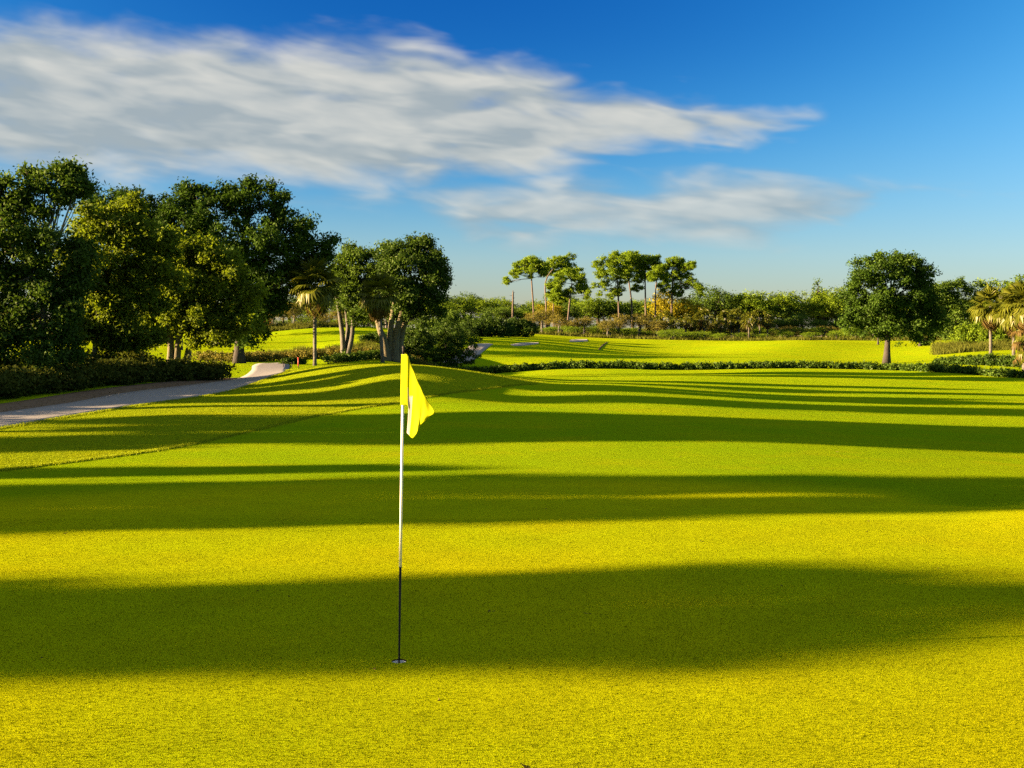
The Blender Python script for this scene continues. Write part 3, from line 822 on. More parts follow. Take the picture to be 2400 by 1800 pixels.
shrub('shrub', 'smaller shadowed shrub at the right end of the dark shrub bank', 1215, 744, 80, 165, M['leaf_dark'], 24, 14000, .45, .22, group=SG)
shrub('shrub', 'sunlit bushy shrub rising over the dark shrub bank', 1060, 722, 110, 170, M['leaf_mid'], 25, 14000, .5, .24, group=SG)

# ------------------------------------------------------------------ palms
def frond_mesh(name, seed, nl=15, petiole=0.75, blade=0.85, fold=0.35, droop=0.5, spread=115):
    """fan leaf: stalk along +X, then leaflets fanning and drooping"""
    rng = np.random.default_rng(seed)
    v = []; qd = []; tr = []; tint = []
    w = .014
    v += [(0, -w, 0), (0, w, 0), (petiole, w * .7, .02), (petiole, -w * .7, .02)]; qd.append((0, 1, 2, 3)); tint.append(.6)
    for i in range(nl):
        t = i / (nl - 1) * 2 - 1
        a = R(spread) * t
        ln = blade * (1 - .25 * abs(t)) * rng.uniform(.88, 1.08)
        d = np.array([math.cos(a), math.sin(a), 0.0]); s = np.array([-d[1], d[0], 0])
        hub = np.array([petiole, 0, .02])
        zf = fold * abs(t) * .3
        p1 = hub + d * ln * .5 + np.array([0, 0, zf * .5 - droop * .06])
        p2 = hub + d * ln * .85 + np.array([0, 0, zf * .3 - droop * .28 * ln])
        p2[2] -= droop * .1
        hw = ln * R(spread) / nl * .62
        b = len(v)
        v += [tuple(hub), tuple(p1 - s * hw), tuple(p1 + s * hw), tuple(p2 + np.array([0, 0, -droop * .10 * rng.uniform(.5, 1.6)]))]
        qd.append((b, b + 1, b + 3, b + 2)); tint.append(float(np.clip(rng.normal(.5, .2), 0, 1)))
    return mesh_np(name, v, quads=qd, tint=tint)
FR = [frond_mesh('frond', 40 + i, droop=d) for i, d in enumerate((.25, .6, 1.0))]
FRD = [frond_mesh('dead_frond', 50 + i, nl=10, droop=1.6, spread=70, blade=.75) for i in range(2)]
for m_ in FR: m_.materials.append(M['palm'])
for m_ in FRD: m_.materials.append(M['palm_dead'])

def palm(label, base_px, Y, crown_py, seed, nf=34, nd=14, scale=1.0, r=.15, lean=0.0, group=None, sweep=118, e_top=85, shag=0):
    rng = np.random.default_rng(seed)
    x = (base_px - CX) * Y / F; z0 = z1(x, Y) - .05
    root = empty('palm_tree', (x, Y, z0)); tag(root, label, 'palm tree', group)
    top = np.array([lean * Y / F, 0, H - (crown_py - HZ) * Y / F - z0])
    tb = Tubes()
    pts = catmull([np.zeros(3), top * .5 + np.array([lean * Y / F * .12, 0, 0]), top], 10)
    rad = r * (1 + .06 * np.sin(np.arange(len(pts)) * 2.4)); rad[0] *= 1.3
    tb.tube(pts, rad, 12, True)
    link('trunk', tb.mesh('trunk'), M['bark_palm'], root)
    for i in range(nf):
        el = R(e_top - sweep * ((i + .5) / nf) ** .85 + rng.normal() * 6)
        az = i * 2.39996 + rng.normal() * .15
        o = link('frond', FR[0 if el > .6 else (1 if el > -.1 else 2)], None, root)
        o.location = top + np.array([0, 0, rng.uniform(-.1, .12)])
        o.rotation_euler = (rng.normal() * .25, -el, az)
        o.scale = [scale * rng.uniform(.85, 1.12)] * 3
    for i in range(shag):
        o = link('frond' if i % 3 else 'dead_frond', FR[2] if i % 3 else FRD[i % 2], None, root)
        o.location = top * rng.uniform(.25, .95) + np.array([0, 0, 0])
        o.rotation_euler = (rng.normal() * .3, -R(rng.uniform(-70, -5)), i * 2.39996); o.scale = [scale * rng.uniform(.55, .85)] * 3
    for i in range(nd):
        az = i * 2.39996 + rng.normal() * .3; el = R(rng.uniform(-86, -48))
        o = link('dead_frond', FRD[i % 2], None, root)
        o.location = top + np.array([0, 0, rng.uniform(-.35, -.05)])
        o.rotation_euler = (rng.normal() * .4, -el, az); o.scale = [scale * rng.uniform(.8, 1.1)] * 3
    return root
palm('tall slim palm with a dark drooping crown beside the end of the near path', 738, 76, 668, 60, 60, 26, 1.3, .115, sweep=150, e_top=80)
palm('palm with a tan skirt of dead fronds before the thick fluted trunk', 897, 80, 690, 61, 44, 34, 1.05, .12, lean=-8, sweep=135)
palm('large shaggy palm cut by the picture edge with fronds almost to the ground', 2402, 88, 712, 62, 80, 50, 1.4, .20, sweep=150, shag=60)
palm('palm of middling height standing left of the large shaggy palm', 2322, 122, 718, 63, 50, 26, 1.6, .16, sweep=140)
palm('short palm in the grasses at the picture edge', 2376, 118, 730, 64, 44, 26, 1.5, .16, sweep=140)

# ------------------------------------------------------------------ the lone tree on the right and its companions
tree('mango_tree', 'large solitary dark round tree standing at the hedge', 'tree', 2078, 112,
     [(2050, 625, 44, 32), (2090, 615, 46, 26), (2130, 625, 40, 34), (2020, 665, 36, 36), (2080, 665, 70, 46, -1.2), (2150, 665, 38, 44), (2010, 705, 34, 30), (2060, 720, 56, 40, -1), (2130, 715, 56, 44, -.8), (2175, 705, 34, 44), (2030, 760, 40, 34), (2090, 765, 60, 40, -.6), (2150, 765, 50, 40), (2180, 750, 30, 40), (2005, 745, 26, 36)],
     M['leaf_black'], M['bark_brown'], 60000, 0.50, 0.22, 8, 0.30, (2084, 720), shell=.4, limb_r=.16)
TG = 'small trees on the far fairway behind the solitary tree'
tree('small_tree', 'drooping dark tree close behind the solitary tree, crown touching the grass', 'tree', 2156, 152,
     [(2190, 700, 40, 36), (2160, 740, 40, 30), (2200, 750, 36, 40), (2170, 780, 30, 24), (2180, 800, 16, 14), (2130, 770, 30, 26)],
     M['leaf_black'], M['bark_brown'], 14000, 0.55, 0.26, 9, 0.20, (2160, 770), group=TG)
tree('small_tree', 'flat topped tree with a straight trunk between the solitary tree and the palms', 'tree', 2246, 150,
     [(2210, 690, 34, 28), (2245, 680, 40, 22), (2220, 720, 40, 30), (2240, 750, 36, 34), (2215, 770, 30, 26)],
     M['leaf_mid'], M['bark_brown'], 14000, 0.55, 0.26, 10, 0.22, (2240, 740), group=TG)
tree('small_tree', 'slim tree just left of the solitary trunk, mostly hidden by its crown', 'tree', 2058, 165,
     [(2050, 750, 34, 30), (2070, 765, 30, 24)], M['leaf_dark'], M['bark_brown'], 6000, 0.55, 0.26, 11, 0.13, (2058, 780), group=TG)
RG = 'dense trees behind the palms at the picture edge'
tree('dense_tree', 'bright green dense tree behind the palms at the picture edge', 'tree', 2350, 150,
     [(2330, 690, 50, 36), (2390, 680, 50, 34), (2290, 720, 40, 36), (2350, 735, 60, 40), (2420, 720, 50, 50), (2300, 770, 44, 32), (2380, 780, 50, 30)],
     M['leaf_far'], M['bark_brown'], 20000, 0.6, 0.26, 12, 0.25, (2350, 760), group=RG)
tree('dense_tree', 'lower bushy tree between the flat topped tree and the palms', 'tree', 2280, 158,
     [(2270, 740, 34, 30), (2300, 765, 34, 26), (2260, 775, 30, 24)], M['leaf_mid'], M['bark_brown'], 9000, 0.55, 0.24, 13, 0.15, (2280, 790), group=RG)

shrub('shrub', 'round green shrub under the middling palm', 2290, 752, 90, 141, M['leaf_far'], 90, 14000, .4, .2)
shrub('shrub', 'broad green shrub between the two edge palms', 2365, 745, 110, 139, M['leaf_far'], 91, 16000, .4, .2)
# ------------------------------------------------------------------ hedges
def hedge(name, label, pts, h, w, mat, n, leaf, clump, seed, cat='hedge', dens=1.0):
    rng = np.random.default_rng(seed)
    P = catmull(pts, 10)
    seg = np.linalg.norm(np.diff(P, axis=0), axis=1); cum = np.concatenate([[0], np.cumsum(seg)]); tot = cum[-1]
    base = np.array([P[0][0], P[0][1], z1(*P[0]) - .03])
    root = empty(name, base); tag(root, label, cat)
    bl = []; tb = Tubes(); s = 0.0
    while s < tot:
        i = min(np.searchsorted(cum, s), len(P) - 1); c = P[i]
        hv = h(s / tot) if callable(h) else h; wv = w(s / tot) if callable(w) else w
        hv *= rng.uniform(.82, 1.12)
        z = z1(c[0], c[1])
        bl.append(((c[0] - base[0] + rng.normal() * .1, c[1] - base[1] + rng.normal() * .15 * wv, z - base[2] + hv * .48), (hv * rng.uniform(.7, 1.0), wv * .5, hv * .5)))
        p = np.array([c[0] - base[0], c[1] - base[1], z - base[2]])
        tb.tube([p, p + np.array([rng.normal() * .1, rng.normal() * .1, hv * .6])], [.03, .015], 5, False)
        s += hv * .75
    tag(link('stem', tb.mesh('stem'), M['bark_brown'], root), kind='stuff')
    foliage('foliage', bl, rng, n, clump, leaf, .6, mat, root, shell=.55, lowcut=.9, up=.5)
    return root
hp = [W(980, 866, 100)[:2], W(1150, 866, 100)[:2], W(1350, 867, 101)[:2], W(1500, 868, 101)[:2], W(1700, 870, 101)[:2], W(1900, 866, 101)[:2], W(2080, 868, 99)[:2], W(2220, 876, 93)[:2], W(2330, 884, 88)[:2], W(2480, 892, 84)[:2]]
hedge('hedge', 'long low clipped hedge running across the fairway to the picture edge', hp, .52, 1.2, M['leaf_hedge'], 60000, .17, .24, 70)
hedge('hedge', 'short dark hedge in the shade of the solitary tree before the shaggy palm', [W(2200, 858, 104)[:2], W(2290, 862, 100)[:2], W(2385, 866, 97)[:2]], lambda t: .5 + .45 * t, 1.2, M['leaf_dark'], 12000, .17, .26, 71)
hedge('hedge', 'low bright hedge from the mound to the start of the climbing path', [W(770, 856, 80)[:2], W(850, 853, 84)[:2], W(950, 860, 92)[:2], W(1010, 864, 98)[:2]], .55, 1.0, M['leaf_hedge'], 13000, .16, .24, 72)
hedge('hedge', 'low shrubs bordering the far side of the near path end', [W(470, 850, 88)[:2], W(560, 852, 86)[:2], W(640, 848, 90)[:2], W(760, 848, 90)[:2], W(880, 848, 90)[:2], W(1010, 850, 96)[:2]], .62, 1.6, M['leaf_olive'], 22000, .15, .26, 73)
shrub('shrub', 'bright rounded shrub beside the stakes at the path bend', 688, 838, 56, 79, M['leaf_hedge'], 74, 12000, .2, .12)
# dark planted border left of the near path
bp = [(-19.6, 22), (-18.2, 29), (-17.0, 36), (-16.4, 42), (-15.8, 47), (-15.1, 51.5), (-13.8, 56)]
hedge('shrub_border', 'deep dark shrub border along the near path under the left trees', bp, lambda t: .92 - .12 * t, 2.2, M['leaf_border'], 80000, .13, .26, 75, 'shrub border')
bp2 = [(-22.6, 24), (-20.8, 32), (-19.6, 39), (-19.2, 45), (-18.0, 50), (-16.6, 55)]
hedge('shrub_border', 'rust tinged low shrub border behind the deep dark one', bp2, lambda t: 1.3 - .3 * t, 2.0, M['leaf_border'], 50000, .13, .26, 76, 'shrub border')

# ------------------------------------------------------------------ stakes by the path
def stake(px, py, hpx, Y, mat, label, r=.022):
    x = (px - CX) * Y / F; z = z1(x, Y); hh = hpx * Y / F
    root = empty('stake', (x, Y, z - .03)); tag(root, label, 'stake', 'stakes by the path bend')
    t = Tubes(); t.tube([(0, 0, 0), (0, 0, hh)], [r, r], 8); link('post', t.mesh('post'), mat, root)
    t = Tubes(); t.tube([(0, 0, hh), (0, 0, hh + .03), (0, 0, hh + .05)], [r * 1.35, r * 1.35, r * .5], 8); link('cap', t.mesh('cap'), mat, root)
stake(664, 870, 13, 71, M['black_paint'], 'thin black stake nearest the path surface at the bend')
stake(684, 876, 13, 69, M['black_paint'], 'middle one of three thin black stakes by the path bend')
stake(700, 874, 12, 69, M['black_paint'], 'thin black stake right below the red stake')
stake(699, 862, 20, 74, M['red_paint'], 'short red stake before the bright rounded shrub', .035)

# ------------------------------------------------------------------ pines
def pine(label, base_px, Y, trunk, blob_px, seed, n=7000, group=None, r=.2, name='pine_tree'):
    jr = random.Random(seed)
    blob_px = [(b[0] + jr.uniform(-3, 3), b[1] + jr.uniform(-2, 2), b[2] * jr.uniform(.85, 1.15), b[3] * jr.uniform(1.1, 1.5), jr.uniform(-1.2, 1.2)) for b in blob_px]
    return tree(name, label, 'pine tree', base_px, Y, blob_px, M['leaf_pine'], M['bark_pine'], int(n * 1.7), 0.50, 0.38, seed, r, None,
                stems=[[(base_px, None)] + trunk], group=group, aspect=.30, twigs=5, shell=.4, lowcut=.7, flat=.6, up=.4, limb_r=.11)
PG = 'tall pines rising over the far treeline'
pine('pine farthest to the side of the dead snag, with one long low branch', 1252, 232, [(1250, 720), (1246, 660), (1245, 625)],
     [(1245, 613, 26, 10), (1220, 628, 18, 9), (1270, 630, 20, 9), (1210, 642, 14, 7), (1240, 640, 16, 8), (1275, 645, 14, 7), (1190, 661, 11, 6), (1252, 622, 20, 10), (1228, 616, 16, 8)], 80, 9000, PG)
pine('pine with a domed crown just right of the one with the long branch', 1279, 240, [(1280, 720), (1279, 660), (1300, 625)],
     [(1310, 612, 30, 12), (1335, 625, 22, 14), (1295, 622, 18, 10), (1345, 645, 18, 10), (1320, 640, 20, 12), (1285, 636, 12, 8)], 81, 9000, PG)
pine('leaning pine with drooping branch tips at the right of the first pine group', 1328, 225, [(1332, 740), (1336, 700), (1340, 665)],
     [(1335, 645, 28, 13), (1360, 655, 20, 14), (1310, 660, 18, 12), (1350, 680, 18, 9), (1372, 680, 12, 9), (1320, 685, 20, 9), (1362, 668, 20, 10), (1300, 690, 16, 8), (1380, 690, 6, 6)], 82, 10000, PG)
pine('slim low crowned pine inside the first pine group', 1298, 236, [(1297, 720), (1300, 690)],
     [(1300, 690, 20, 12), (1290, 670, 14, 10), (1310, 705, 18, 10)], 83, 6000, PG, .16)
pine('broad leafy pine leading the second pine group', 1452, 230, [(1450, 720), (1447, 660), (1440, 630)],
     [(1440, 600, 22, 12), (1415, 620, 20, 12), (1455, 615, 28, 16), (1480, 610, 22, 14), (1405, 640, 14, 12), (1435, 645, 26, 18), (1465, 645, 22, 18), (1420, 670, 18, 12), (1450, 680, 18, 12), (1435, 692, 16, 10)], 84, 14000, PG)
pine('leaning twin trunk pine behind the broad leafy one', 1483, 238, [(1480, 710), (1474, 660), (1470, 625)],
     [(1475, 600, 24, 12), (1490, 625, 18, 14), (1465, 640, 18, 14)], 85, 8000, PG)
pine('straight pine in the middle of the second pine group', 1514, 232, [(1513, 720), (1512, 660), (1512, 620)],
     [(1510, 610, 24, 11), (1528, 622, 16, 10), (1500, 630, 18, 10), (1525, 645, 20, 9), (1503, 652, 16, 7), (1536, 608, 10, 8), (1493, 678, 8, 5)], 86, 10000, PG)
pine('thin pine with bare lower stubs beside the golden foliage', 1536, 226, [(1536, 700), (1538, 665), (1545, 640)],
     [(1545, 635, 16, 9), (1530, 650, 12, 7), (1555, 648, 14, 8)], 87, 5000, PG, .15)
pine('dark full pine ending the second pine group', 1574, 230, [(1574, 720), (1576, 670), (1576, 630)],
     [(1578, 615, 22, 10), (1560, 628, 18, 11), (1600, 630, 24, 12), (1615, 625, 14, 9), (1570, 650, 26, 12), (1605, 655, 20, 10), (1590, 680, 22, 11), (1625, 668, 18, 8), (1638, 680, 10, 8), (1558, 670, 14, 10)], 88, 14000, PG)
# bare dead snag
def snag():
    Y = 228; x = (1201 - CX) * Y / F; z = z1(x, Y)
    root = empty('dead_snag', (x, Y, z)); tag(root, 'bare dead trunk with short broken stubs left of the pines', 'dead tree')
    top = H - (680 - HZ) * Y / F - z
    t = Tubes(); t.tube([(0, 0, 0), (.05, 0, top * .5), (.12, 0, top * .92), (.1, 0, top)], [.24, .2, .15, .05], 9)
    for zz, dx in ((.72, -.7), (.8, .5), (.86, -.55), (.93, .45)):
        t.tube([(.1, 0, top * zz), (dx, 0, top * zz + .15)], [.06, .02], 5, False)
    link('trunk', t.mesh('trunk'), M['bark_pine'], root)
snag()

# ------------------------------------------------------------------ far treeline prototypes
def far_tree(label, group, seed, mat, blobs, n, clump, leaf, trunk=None, name='background_tree', bark='bark_brown', cat='tree'):
    rng = np.random.default_rng(seed)
    root = empty(name); tag(root, label, cat, group)
    tb = Tubes(); top = np.array([0, 0, trunk or .5])
    tb.tube(catmull([(0, 0, -.3), top * .5 + rng.normal(size=3) * .02, top], 4), np.linspace(.05, .03, 9), 7)
    limbs(tb, [top, top * .7], blobs, rng, .024, 3, 5)
    link('trunk', tb.mesh('trunk'), M[bark], root)
    foliage('crown', blobs, rng, n, clump, leaf, .5, mat, root, shell=.45, lowcut=.4)
    return root
def rand_blobs(seed, k, w=.42, zc=.66, zs=.26, r=.2):
    rng = np.random.default_rng(seed); out = []
    for i in range(k):
        a = rng.uniform(0, 6.28); d = math.sqrt(rng.random()) * w
        rr = r * rng.uniform(.7, 1.25)
        out.append(((d * math.cos(a), d * math.sin(a) * .9, zc + rng.uniform(-1, 1) * zs * (1 - .7 * d / w)), (rr * 1.15, rr * 1.1, rr * .8)))
    return out
LBL = {}
PROTO = {
    'round': [far_tree('rounded green far tree', 'round trees of the far treeline', 100 + i, M['leaf_far'], rand_blobs(100 + i, 10), 6000, .075, .034, .45) for i in range(3)],
    'dark': [far_tree('dark green far tree', 'dark trees of the far treeline', 110 + i, M['leaf_mid'], rand_blobs(110 + i, 10), 6000, .075, .034, .45) for i in range(2)],
    'olive': [far_tree('olive grey small far tree', 'olive trees at the foot of the treeline', 120 + i, M['leaf_olive'], rand_blobs(120 + i, 9, .36, .62, .26, .19), 4200, .07, .034, .4, bark='bark_grey') for i in range(2)],
    'bush': [far_tree('round bush before the treeline', 'bushes at the foot of the treeline', 130 + i, M['leaf_far'], rand_blobs(130 + i, 9, .5, .45, .3, .24), 4200, .08, .038, .3, 'background_shrub', cat='shrub') for i in range(2)],
    'gold': [far_tree('golden yellow leafy tree', 'golden trees among the pines', 140, M['leaf_gold'], rand_blobs(140, 9, .3, .6, .3, .17), 4000, .07, .035, .4)],
    'conifer': [far_tree('dark narrow conifer with a pointed double top', 'narrow conifers of the far treeline', 150, M['leaf_mid'], [((.0, 0, .3 + .12 * i), ((.26 - .035 * i), (.26 - .035 * i), .11)) for i in range(6)] + [((.14, 0, .3 + .1 * i), ((.2 - .03 * i), .2 - .03 * i, .1)) for i in range(5)], 5000, .06, .036, .8)],
}
def far_palm(seed):
    rng = np.random.default_rng(seed)
    root = empty('background_palm'); tag(root, 'small palm before the treeline', 'palm tree', 'palms at the foot of the treeline')
    tb = Tubes(); tb.tube([(0, 0, -.3), (.02, 0, .35), (0, 0, .72)], [.035, .03, .032], 7)
    link('trunk', tb.mesh('trunk'), M['bark_palm'], root)
    def fan(name, k, e0, e1, mat, ln):
        V_ = []; T_ = []
        for i in range(k):
            az = rng.uniform(0, 6.28); el = R(rng.uniform(e0, e1))
            d = np.array([math.cos(az) * math.cos(el), math.sin(az) * math.cos(el), math.sin(el)])
            tip = np.array([0, 0, .74]) + d * ln * .55
            tt = np.clip(rng.normal(.45, .2), 0, 1)
            for j in range(9):
                e = unit(d + rng.normal(size=3) * .55); e[2] -= .25
                s = unit(np.cross(e, rng.normal(size=3)))
                L = ln * rng.uniform(.4, .62); w = .016
                V_ += [tip, tip + e * L * .5 + s * w, tip + e * L + np.array([0, 0, -.05]), tip + e * L * .5 - s * w]; T_.append(tt)
        me = mesh_np(name, np.array(V_), quads=np.arange(len(V_)).reshape(-1, 4), tint=T_)
        return link(name, me, mat, root)
    fan('crown', 40, -35, 85, M['palm'], .36)
    fan('dead_skirt', 14, -85, -40, M['palm_dead'], .26)
    return root
PROTO['palm'] = [far_palm(160), far_palm(161)]
USED = set()
LAND = [(-9999, 'left of the dark oak'), (560, 'right of the dark oak'), (925, 'right of the twin trees'), (1201, 'right of the dead snag'), (1500, 'right of the second pine group'), (1918, 'right of the pointed conifer'), (2078, 'right of the solitary tree')]
ORD = ['first', 'second', 'third', 'fourth', 'fifth', 'sixth', 'seventh', 'eighth', 'ninth', 'tenth', 'eleventh', 'twelfth', 'thirteenth', 'fourteenth', 'fifteenth', 'sixteenth', 'seventeenth', 'eighteenth', 'nineteenth', 'twentieth']
PLACED = []
def finish_labels():
    from collections import defaultdict
    d = defaultdict(list)
    for px, o in PLACED:
        k = max(i for i, (a, _) in enumerate(LAND) if px >= a)
        d[(o['label'], k)].append((px, o))
    for (lb, k), lst in d.items():
        lst.sort(key=lambda t: t[0], reverse=(k == 0))
        for n_, (_, o) in enumerate(lst):
            o['label'] = lb + ', ' + ORD[min(n_, 19)] + ' one ' + LAND[k][1]
def place(kind, px, top_py, Y, width=1.0, seed=0, label=None, group=None):
    rng = random.Random(seed * 7 + int(px))
    ps = PROTO[kind]; p = ps[rng.randrange(len(ps))]
    if p.name in USED: o = copy_tree(p)
    else: o = p; USED.add(p.name)
    x = (px - CX) * Y / F; z = z1(x, Y)
    h = (H - (top_py - HZ) * Y / F - z) / (1.0 if kind != 'palm' else 1.05)
    h = max(h, 1.0)
    o.location = (x, Y, z - .05); o.scale = (h * width, h * width, h); o.rotation_euler = (0, 0, rng.uniform(0, 6.28))
    if kind == 'conifer': o.rotation_euler = (0, 0, .2)
    if label: o['label'] = label
    else: PLACED.append((px, o))
    if group: o['group'] = group
    return o
rr_ = random.Random(5)
# distant wood closing the view
for i, px in enumerate(range(-60, 2520, 62)):
    top = {0: 704, 1: 688, 2: 694}[i % 3] + rr_.uniform(-8, 8)
    place('round' if rr_.random() < .6 else 'dark', px + rr_.uniform(-18, 18), top, 292 + rr_.uniform(-12, 12), 1.15, i)
for i, px in enumerate((1165, 1190, 1215, 1240, 1265, 1290, 1320)):
    place('round' if i % 2 else 'dark', px, 712 + rr_.uniform(-5, 8), 250 + rr_.uniform(-6, 6), 1.3, 800 + i)
# named tops of the treeline
for px, top, kd, wd in [(1030, 688, 'dark', 1.2), (1085, 694, 'round', 1.1), (1150, 697, 'round', 1.2), (1400, 696, 'round', 1.2), (1450, 700, 'dark', 1.1), (1370, 700, 'round', 1.1), (1675, 680, 'dark', 1.1), (1725, 690, 'round', 1.2), (1790, 678, 'round', 1.1), (1765, 690, 'round', 1.2),
                        (1855, 684, 'round', 1.0), (1962, 674, 'round', 1.0), (1930, 690, 'round', 1.1), (1630, 700, 'dark', 1.2), (1500, 705, 'round', 1.1), (1830, 712, 'dark', 1.3), (1985, 700, 'dark', 1.1)]:
    place(kd, px, top - 6, 262, wd * 1.1, int(px))
place('conifer', 1918, 655, 265, .8, 3)
place('gold', 1572, 660, 246, 1.0, 1); place('gold', 1610, 690, 246, 1.0, 2); place('gold', 1285, 690, 246, 1.0, 4)
# dark low wood right of the palms
for px, top in [(1830, 738), (1880, 735), (1930, 742), (1980, 735), (1800, 742), (1955, 752), (1850, 756)]:
    place('dark', px, top, 238, 1.5, int(px))
# olive trees and bushes
for px, top in [(1270, 715), (1310, 730), (1370, 735), (1450, 728), (1500, 726), (1425, 742), (1345, 745), (1540, 742), (1240, 735)]:
    place('olive', px, top, 208 + rr_.uniform(-6, 6), 1.25, int(px))
for px, top in [(1330, 755), (1400, 748), (1390, 760), (1460, 762), (1520, 768), (1290, 762), (1640, 768), (1690, 774), (1740, 772), (1600, 772), (1790, 776), (1840, 770), (1900, 772), (1960, 768), (2000, 760), (1575, 762), (1255, 765)]:
    place('bush', px, top, 204 + rr_.uniform(-4, 10), 1.7, int(px))
for i, px in enumerate(range(1225, 2260, 34)):
    place('bush' if i % 3 else 'olive', px + rr_.uniform(-10, 10), 758 + rr_.uniform(-10, 10), 222 + rr_.uniform(-5, 8), 1.9, i + 300)
for px, top in [(1540, 738), (1580, 742), (1608, 732), (1640, 736), (1668, 742), (1700, 722), (1730, 718), (1755, 728), (1780, 720), (1650, 718), (1715, 738), (1800, 735), (1560, 725), (1690, 748), (1745, 744), (1525, 750), (1620, 745)]:
    place('palm', px, top, 214 + rr_.uniform(-6, 8), .95, int(px))
# left background behind the trunks
for i, px in enumerate(range(-40, 1000, 50)):
    place('olive' if i % 3 else 'bush', px + rr_.uniform(-15, 15), 722 + rr_.uniform(-12, 14), 205 + rr_.uniform(-8, 12), 1.3, i + 900)
for i, (px, Y_, tp) in enumerate([(420, 114, 560), (340, 121, 570), (450, 129, 575), (370, 138, 585), (470, 148, 600), (320, 158, 610)]):
    place('dark', px, tp, Y_, .75, 700 + i)
for i, px in enumerate(range(420, 1040, 44)):
    place('dark' if i % 2 else 'round', px + rr_.uniform(-10, 10), 702 + rr_.uniform(-10, 12), 236 + rr_.uniform(-8, 8), 1.3, 500 + i)
for i, px in enumerate(range(430, 1050, 40)):
    place('bush', px + rr_.uniform(-10, 10), 738 + rr_.uniform(-8, 8), 224 + rr_.uniform(-6, 6), 1.8, 560 + i)
place('olive', 690, 698, 165, 1.1, 31, 'small grey green spreading tree on the slope right of the oak', 'slope tree')
place('olive', 640, 715, 180, 1.2, 32, 'pale mossy tree behind the dark oak branch', 'slope tree')
finish_labels()
for k_, ps in PROTO.items():
    for p in ps:
        if p.name not in USED:
            for ch in list(p.children): bpy.data.objects.remove(ch, do_unlink=True)
            bpy.data.objects.remove(p, do_unlink=True)

# ------------------------------------------------------------------ grasses
def blades(name, pts, h, w, mat, seed, per=3, spread=.05, lean=.35, label=None, cat=None, kind='stuff'):
    rng = np.random.default_rng(seed)
    n = len(pts) * per
    P = np.repeat(pts, per, 0)[:, :2] + rng.normal(size=(n, 2)) * spread
    z = zg(P[:, 0], P[:, 1])
    base = np.concatenate([P, z[:, None] - min(.01, .12 * h)], 1)
    a = rng.uniform(0, 2 * math.pi, n)
    hh = h * rng.uniform(.5, 1.3, n)
    if h > .3: hh *= np.clip(.75 + .45 * np.sin(P[:, 0] * .9 + 2 * np.sin(P[:, 1] * .7)) + .3 * np.sin(P[:, 0] * 2.3 + P[:, 1]), .25, 1.4)
    side = np.stack([np.cos(a), np.sin(a), np.zeros(n)], 1) * (w * .5)
    tip = base + np.stack([rng.normal(size=n) * lean, rng.normal(size=n) * lean, np.ones(n)], 1) * hh[:, None]
    v = np.stack([base - side, base + side, tip], 1).reshape(-1, 3)
    tint = np.clip(rng.normal(.5, .22, n), 0, 1)
    o = link(name, mesh_np(name, v, tris=np.arange(n * 3).reshape(-1, 3), tint=tint), mat)
    tag(o, label, cat, kind=kind)
    return o
rng = np.random.default_rng(300)
cand = np.stack([rng.uniform(-14, 4, 38000), rng.uniform(16, 62, 38000)], 1)
sd = poly_sdf(cand[:, 0], cand[:, 1], ROUGH)
near_edge = (sd > -.03)
blades('rough_grass', cand[near_edge], .018, .024, M['turf_blade'], 301, 3, .06, .5, 'short coarse grass of the rough mound', 'grass')
ng = 260000
u_ = rng.random(ng); yy = 5.2 + 9.5 * u_ ** 1.3
gp = np.stack([rng.uniform(-.54, .54, ng) * yy, yy], 1)
gp = gp[np.hypot(gp[:, 0] - CUPX, gp[:, 1] - CUPY) > .062]
blades('green_grass', gp, .0080, .0062, M['green_blade'], 303, 1, .0, .75, 'closely mown grass blades of the putting green', 'grass')
ll = np.stack([rng.uniform(-6, 8, 90), 5.5 + 24 * rng.random(90)], 1)
blades('leaf_litter', ll, .012, .03, M['palm_dead'], 304, 2, .012, 1.6, 'tiny dry leaf scraps scattered over the green', 'leaf litter')
# thicker rim of taller grass along the edge of the green
E = catmull([np.array(e) for e in edge], 60)
E = E[np.linspace(0, len(E) - 1, 520).astype(int)]
E = np.repeat(E, 10, 0) + rng.normal(size=(5200, 2)) * np.array([.05, .05]) + np.array([-.05, .08])
blades('collar_grass', E, .040, .022, M['turf_blade'], 302, 3, .04, .35, 'taller fringe of grass where the rough meets the green', 'grass')
Q = catmull([np.array(p) for p in PR[:9]], 60)
Q = np.repeat(Q, 14, 0); Q = Q + rng.normal(size=Q.shape) * .07 + np.array([.03, 0])
blades('path_fringe', Q, .05, .03, M['turf_blade'], 305, 2, .04, .5, 'ragged grass fringe along the near cart path', 'grass')
Q = catmull([np.array(p) for p in PL[:8]], 30)
Q = np.repeat(Q, 6, 0); Q = Q + rng.normal(size=Q.shape) * .35 + np.array([-.35, 0])
blades('path_litter', Q, .02, .06, M['palm_dead'], 306, 2, .04, 1.5, 'dry leaf litter strewn along the border side of the path', 'leaf litter')
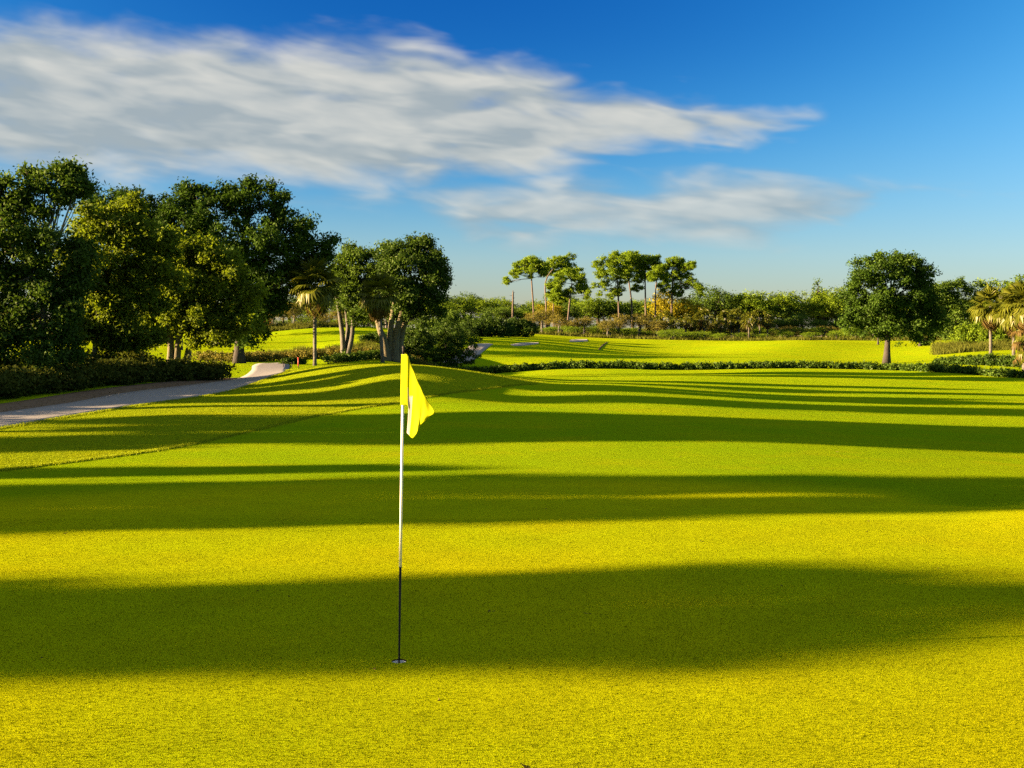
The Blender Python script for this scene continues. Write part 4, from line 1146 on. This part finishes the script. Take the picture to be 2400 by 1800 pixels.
# tall grasses at the right under the palms and along the treeline foot
def patch(x0, x1, y0, y1, n, seed):
    r_ = np.random.default_rng(seed); return np.stack([r_.uniform(x0, x1, n), r_.uniform(y0, y1, n)], 1)
def px_patch(px0, px1, Y0, Y1, n, seed):
    r_ = np.random.default_rng(seed); y = r_.uniform(Y0, Y1, n); return np.stack([(r_.uniform(px0, px1, n) - CX) * y / F, y], 1)
blades('tall_grass', px_patch(2190, 2420, 128, 150, 4200, 310), .62, .08, M['tall_grass'], 311, 3, .25, .35, 'tall tan grass under the palms at the picture edge', 'grass')
blades('tall_grass', px_patch(1240, 2200, 199, 212, 5200, 312), .55, .16, M['tall_grass'], 313, 3, .3, .4, 'tall grass along the foot of the far treeline', 'grass')
blades('tall_grass', px_patch(560, 830, 150, 166, 4200, 314), .6, .14, M['tall_grass'], 315, 3, .3, .4, 'long brown rough grass on the slope behind the left trees', 'grass')
blades('tall_grass', px_patch(560, 1010, 92, 99, 4200, 318), .42, .07, M['tall_grass'], 319, 3, .15, .4, 'brown grass strip behind the low hedge at the twin trees', 'grass')
blades('golden_grass', px_patch(600, 628, 158, 162, 260, 316), 1.2, .14, M['gold_grass'], 317, 4, .3, .4, 'orange tuft of dry grass on the far slope', 'grass')

# ------------------------------------------------------------------ trees beside the green beyond the picture edge, whose shadows cross the turf
SA = R(SUN_AZ)
def shade_proto(seed, blobs, n, name='roadside_tree'):
    r_ = np.random.default_rng(seed)
    root = empty(name); tag(root, 'tall leafy tree beside the green, its long shadow crossing the turf', 'tree', 'trees beside the green')
    tb = Tubes(); tb.tube(catmull([(0, 0, -.2), (.1, 0, 2.0), (0, 0, 5.0), (0, 0, 8.5)], 5), np.linspace(.22, .08, 16), 10)
    limbs(tb, [np.array([0, 0, 3.5]), np.array([0, 0, 5.0]), np.array([0, 0, 7.0])], blobs, r_, .09, 3)
    link('trunk', tb.mesh('trunk'), M['bark_grey'], root)
    foliage('crown', blobs, r_, n, .42, .24, .55, M['leaf_mid'], root, shell=.25, lowcut=.8)
    return root
col_blobs = [((0, 0, 2.6 + i * 1.15), (1.35 - .08 * abs(i - 3), 1.45 - .10 * abs(i - 3), .95)) for i in range(8)]
sh = shade_proto(400, col_blobs, 34000)
high_blobs = [((0.3 * math.sin(i * 2.1), 0.2 * math.cos(i * 1.7), 6.6 + i * .95), (1.35 - .09 * abs(i - 2.5), 1.45 - .09 * abs(i - 2.5), .85)) for i in range(6)]
sh_high = shade_proto(401, high_blobs, 26000)
first = {'low': True, 'high': True}
NSH = [0]
def shadow_tree(v, r, u=-44.0, h=11.0, kind='low'):
    """v: offset of the shadow line across the sun direction, u: place along it"""
    src = sh if kind == 'low' else sh_high
    o = src if first[kind] else copy_tree(src); first[kind] = False
    x = u * math.cos(SA) - v * math.sin(SA); y = u * math.sin(SA) + v * math.cos(SA)
    o['label'] = 'tall leafy tree beyond the picture edge, ' + ORD[NSH[0]] + ' in the row beside the green'; NSH[0] += 1
    o.location = (x, y, z1(x, y)); s = h / 11.6
    o.scale = (r / 1.35, r / 1.35, s); o.rotation_euler = (0, 0, v * 1.7)
shadow_tree(9.75, 1.88, -42, 9.4)
shadow_tree(17.4, 1.45, -38, 10.0)
shadow_tree(15.3, 1.05, -36, 9.6)
shadow_tree(20.2, .7, -34, 7.0)
shadow_tree(25.6, 1.25, -40, 13.0)
shadow_tree(28.4, 2.3, -38, 12.8, 'high')
shadow_tree(31.2, 1.7, -42, 13.6, 'high')
shadow_tree(40.0, 1.9, -46, 13.2, 'high')
shadow_tree(47.5, 1.1, -48, 13.5)
shadow_tree(36.0, .5, -30, 6.0)
shadow_tree(52.5, 1.1, -47, 9.5)
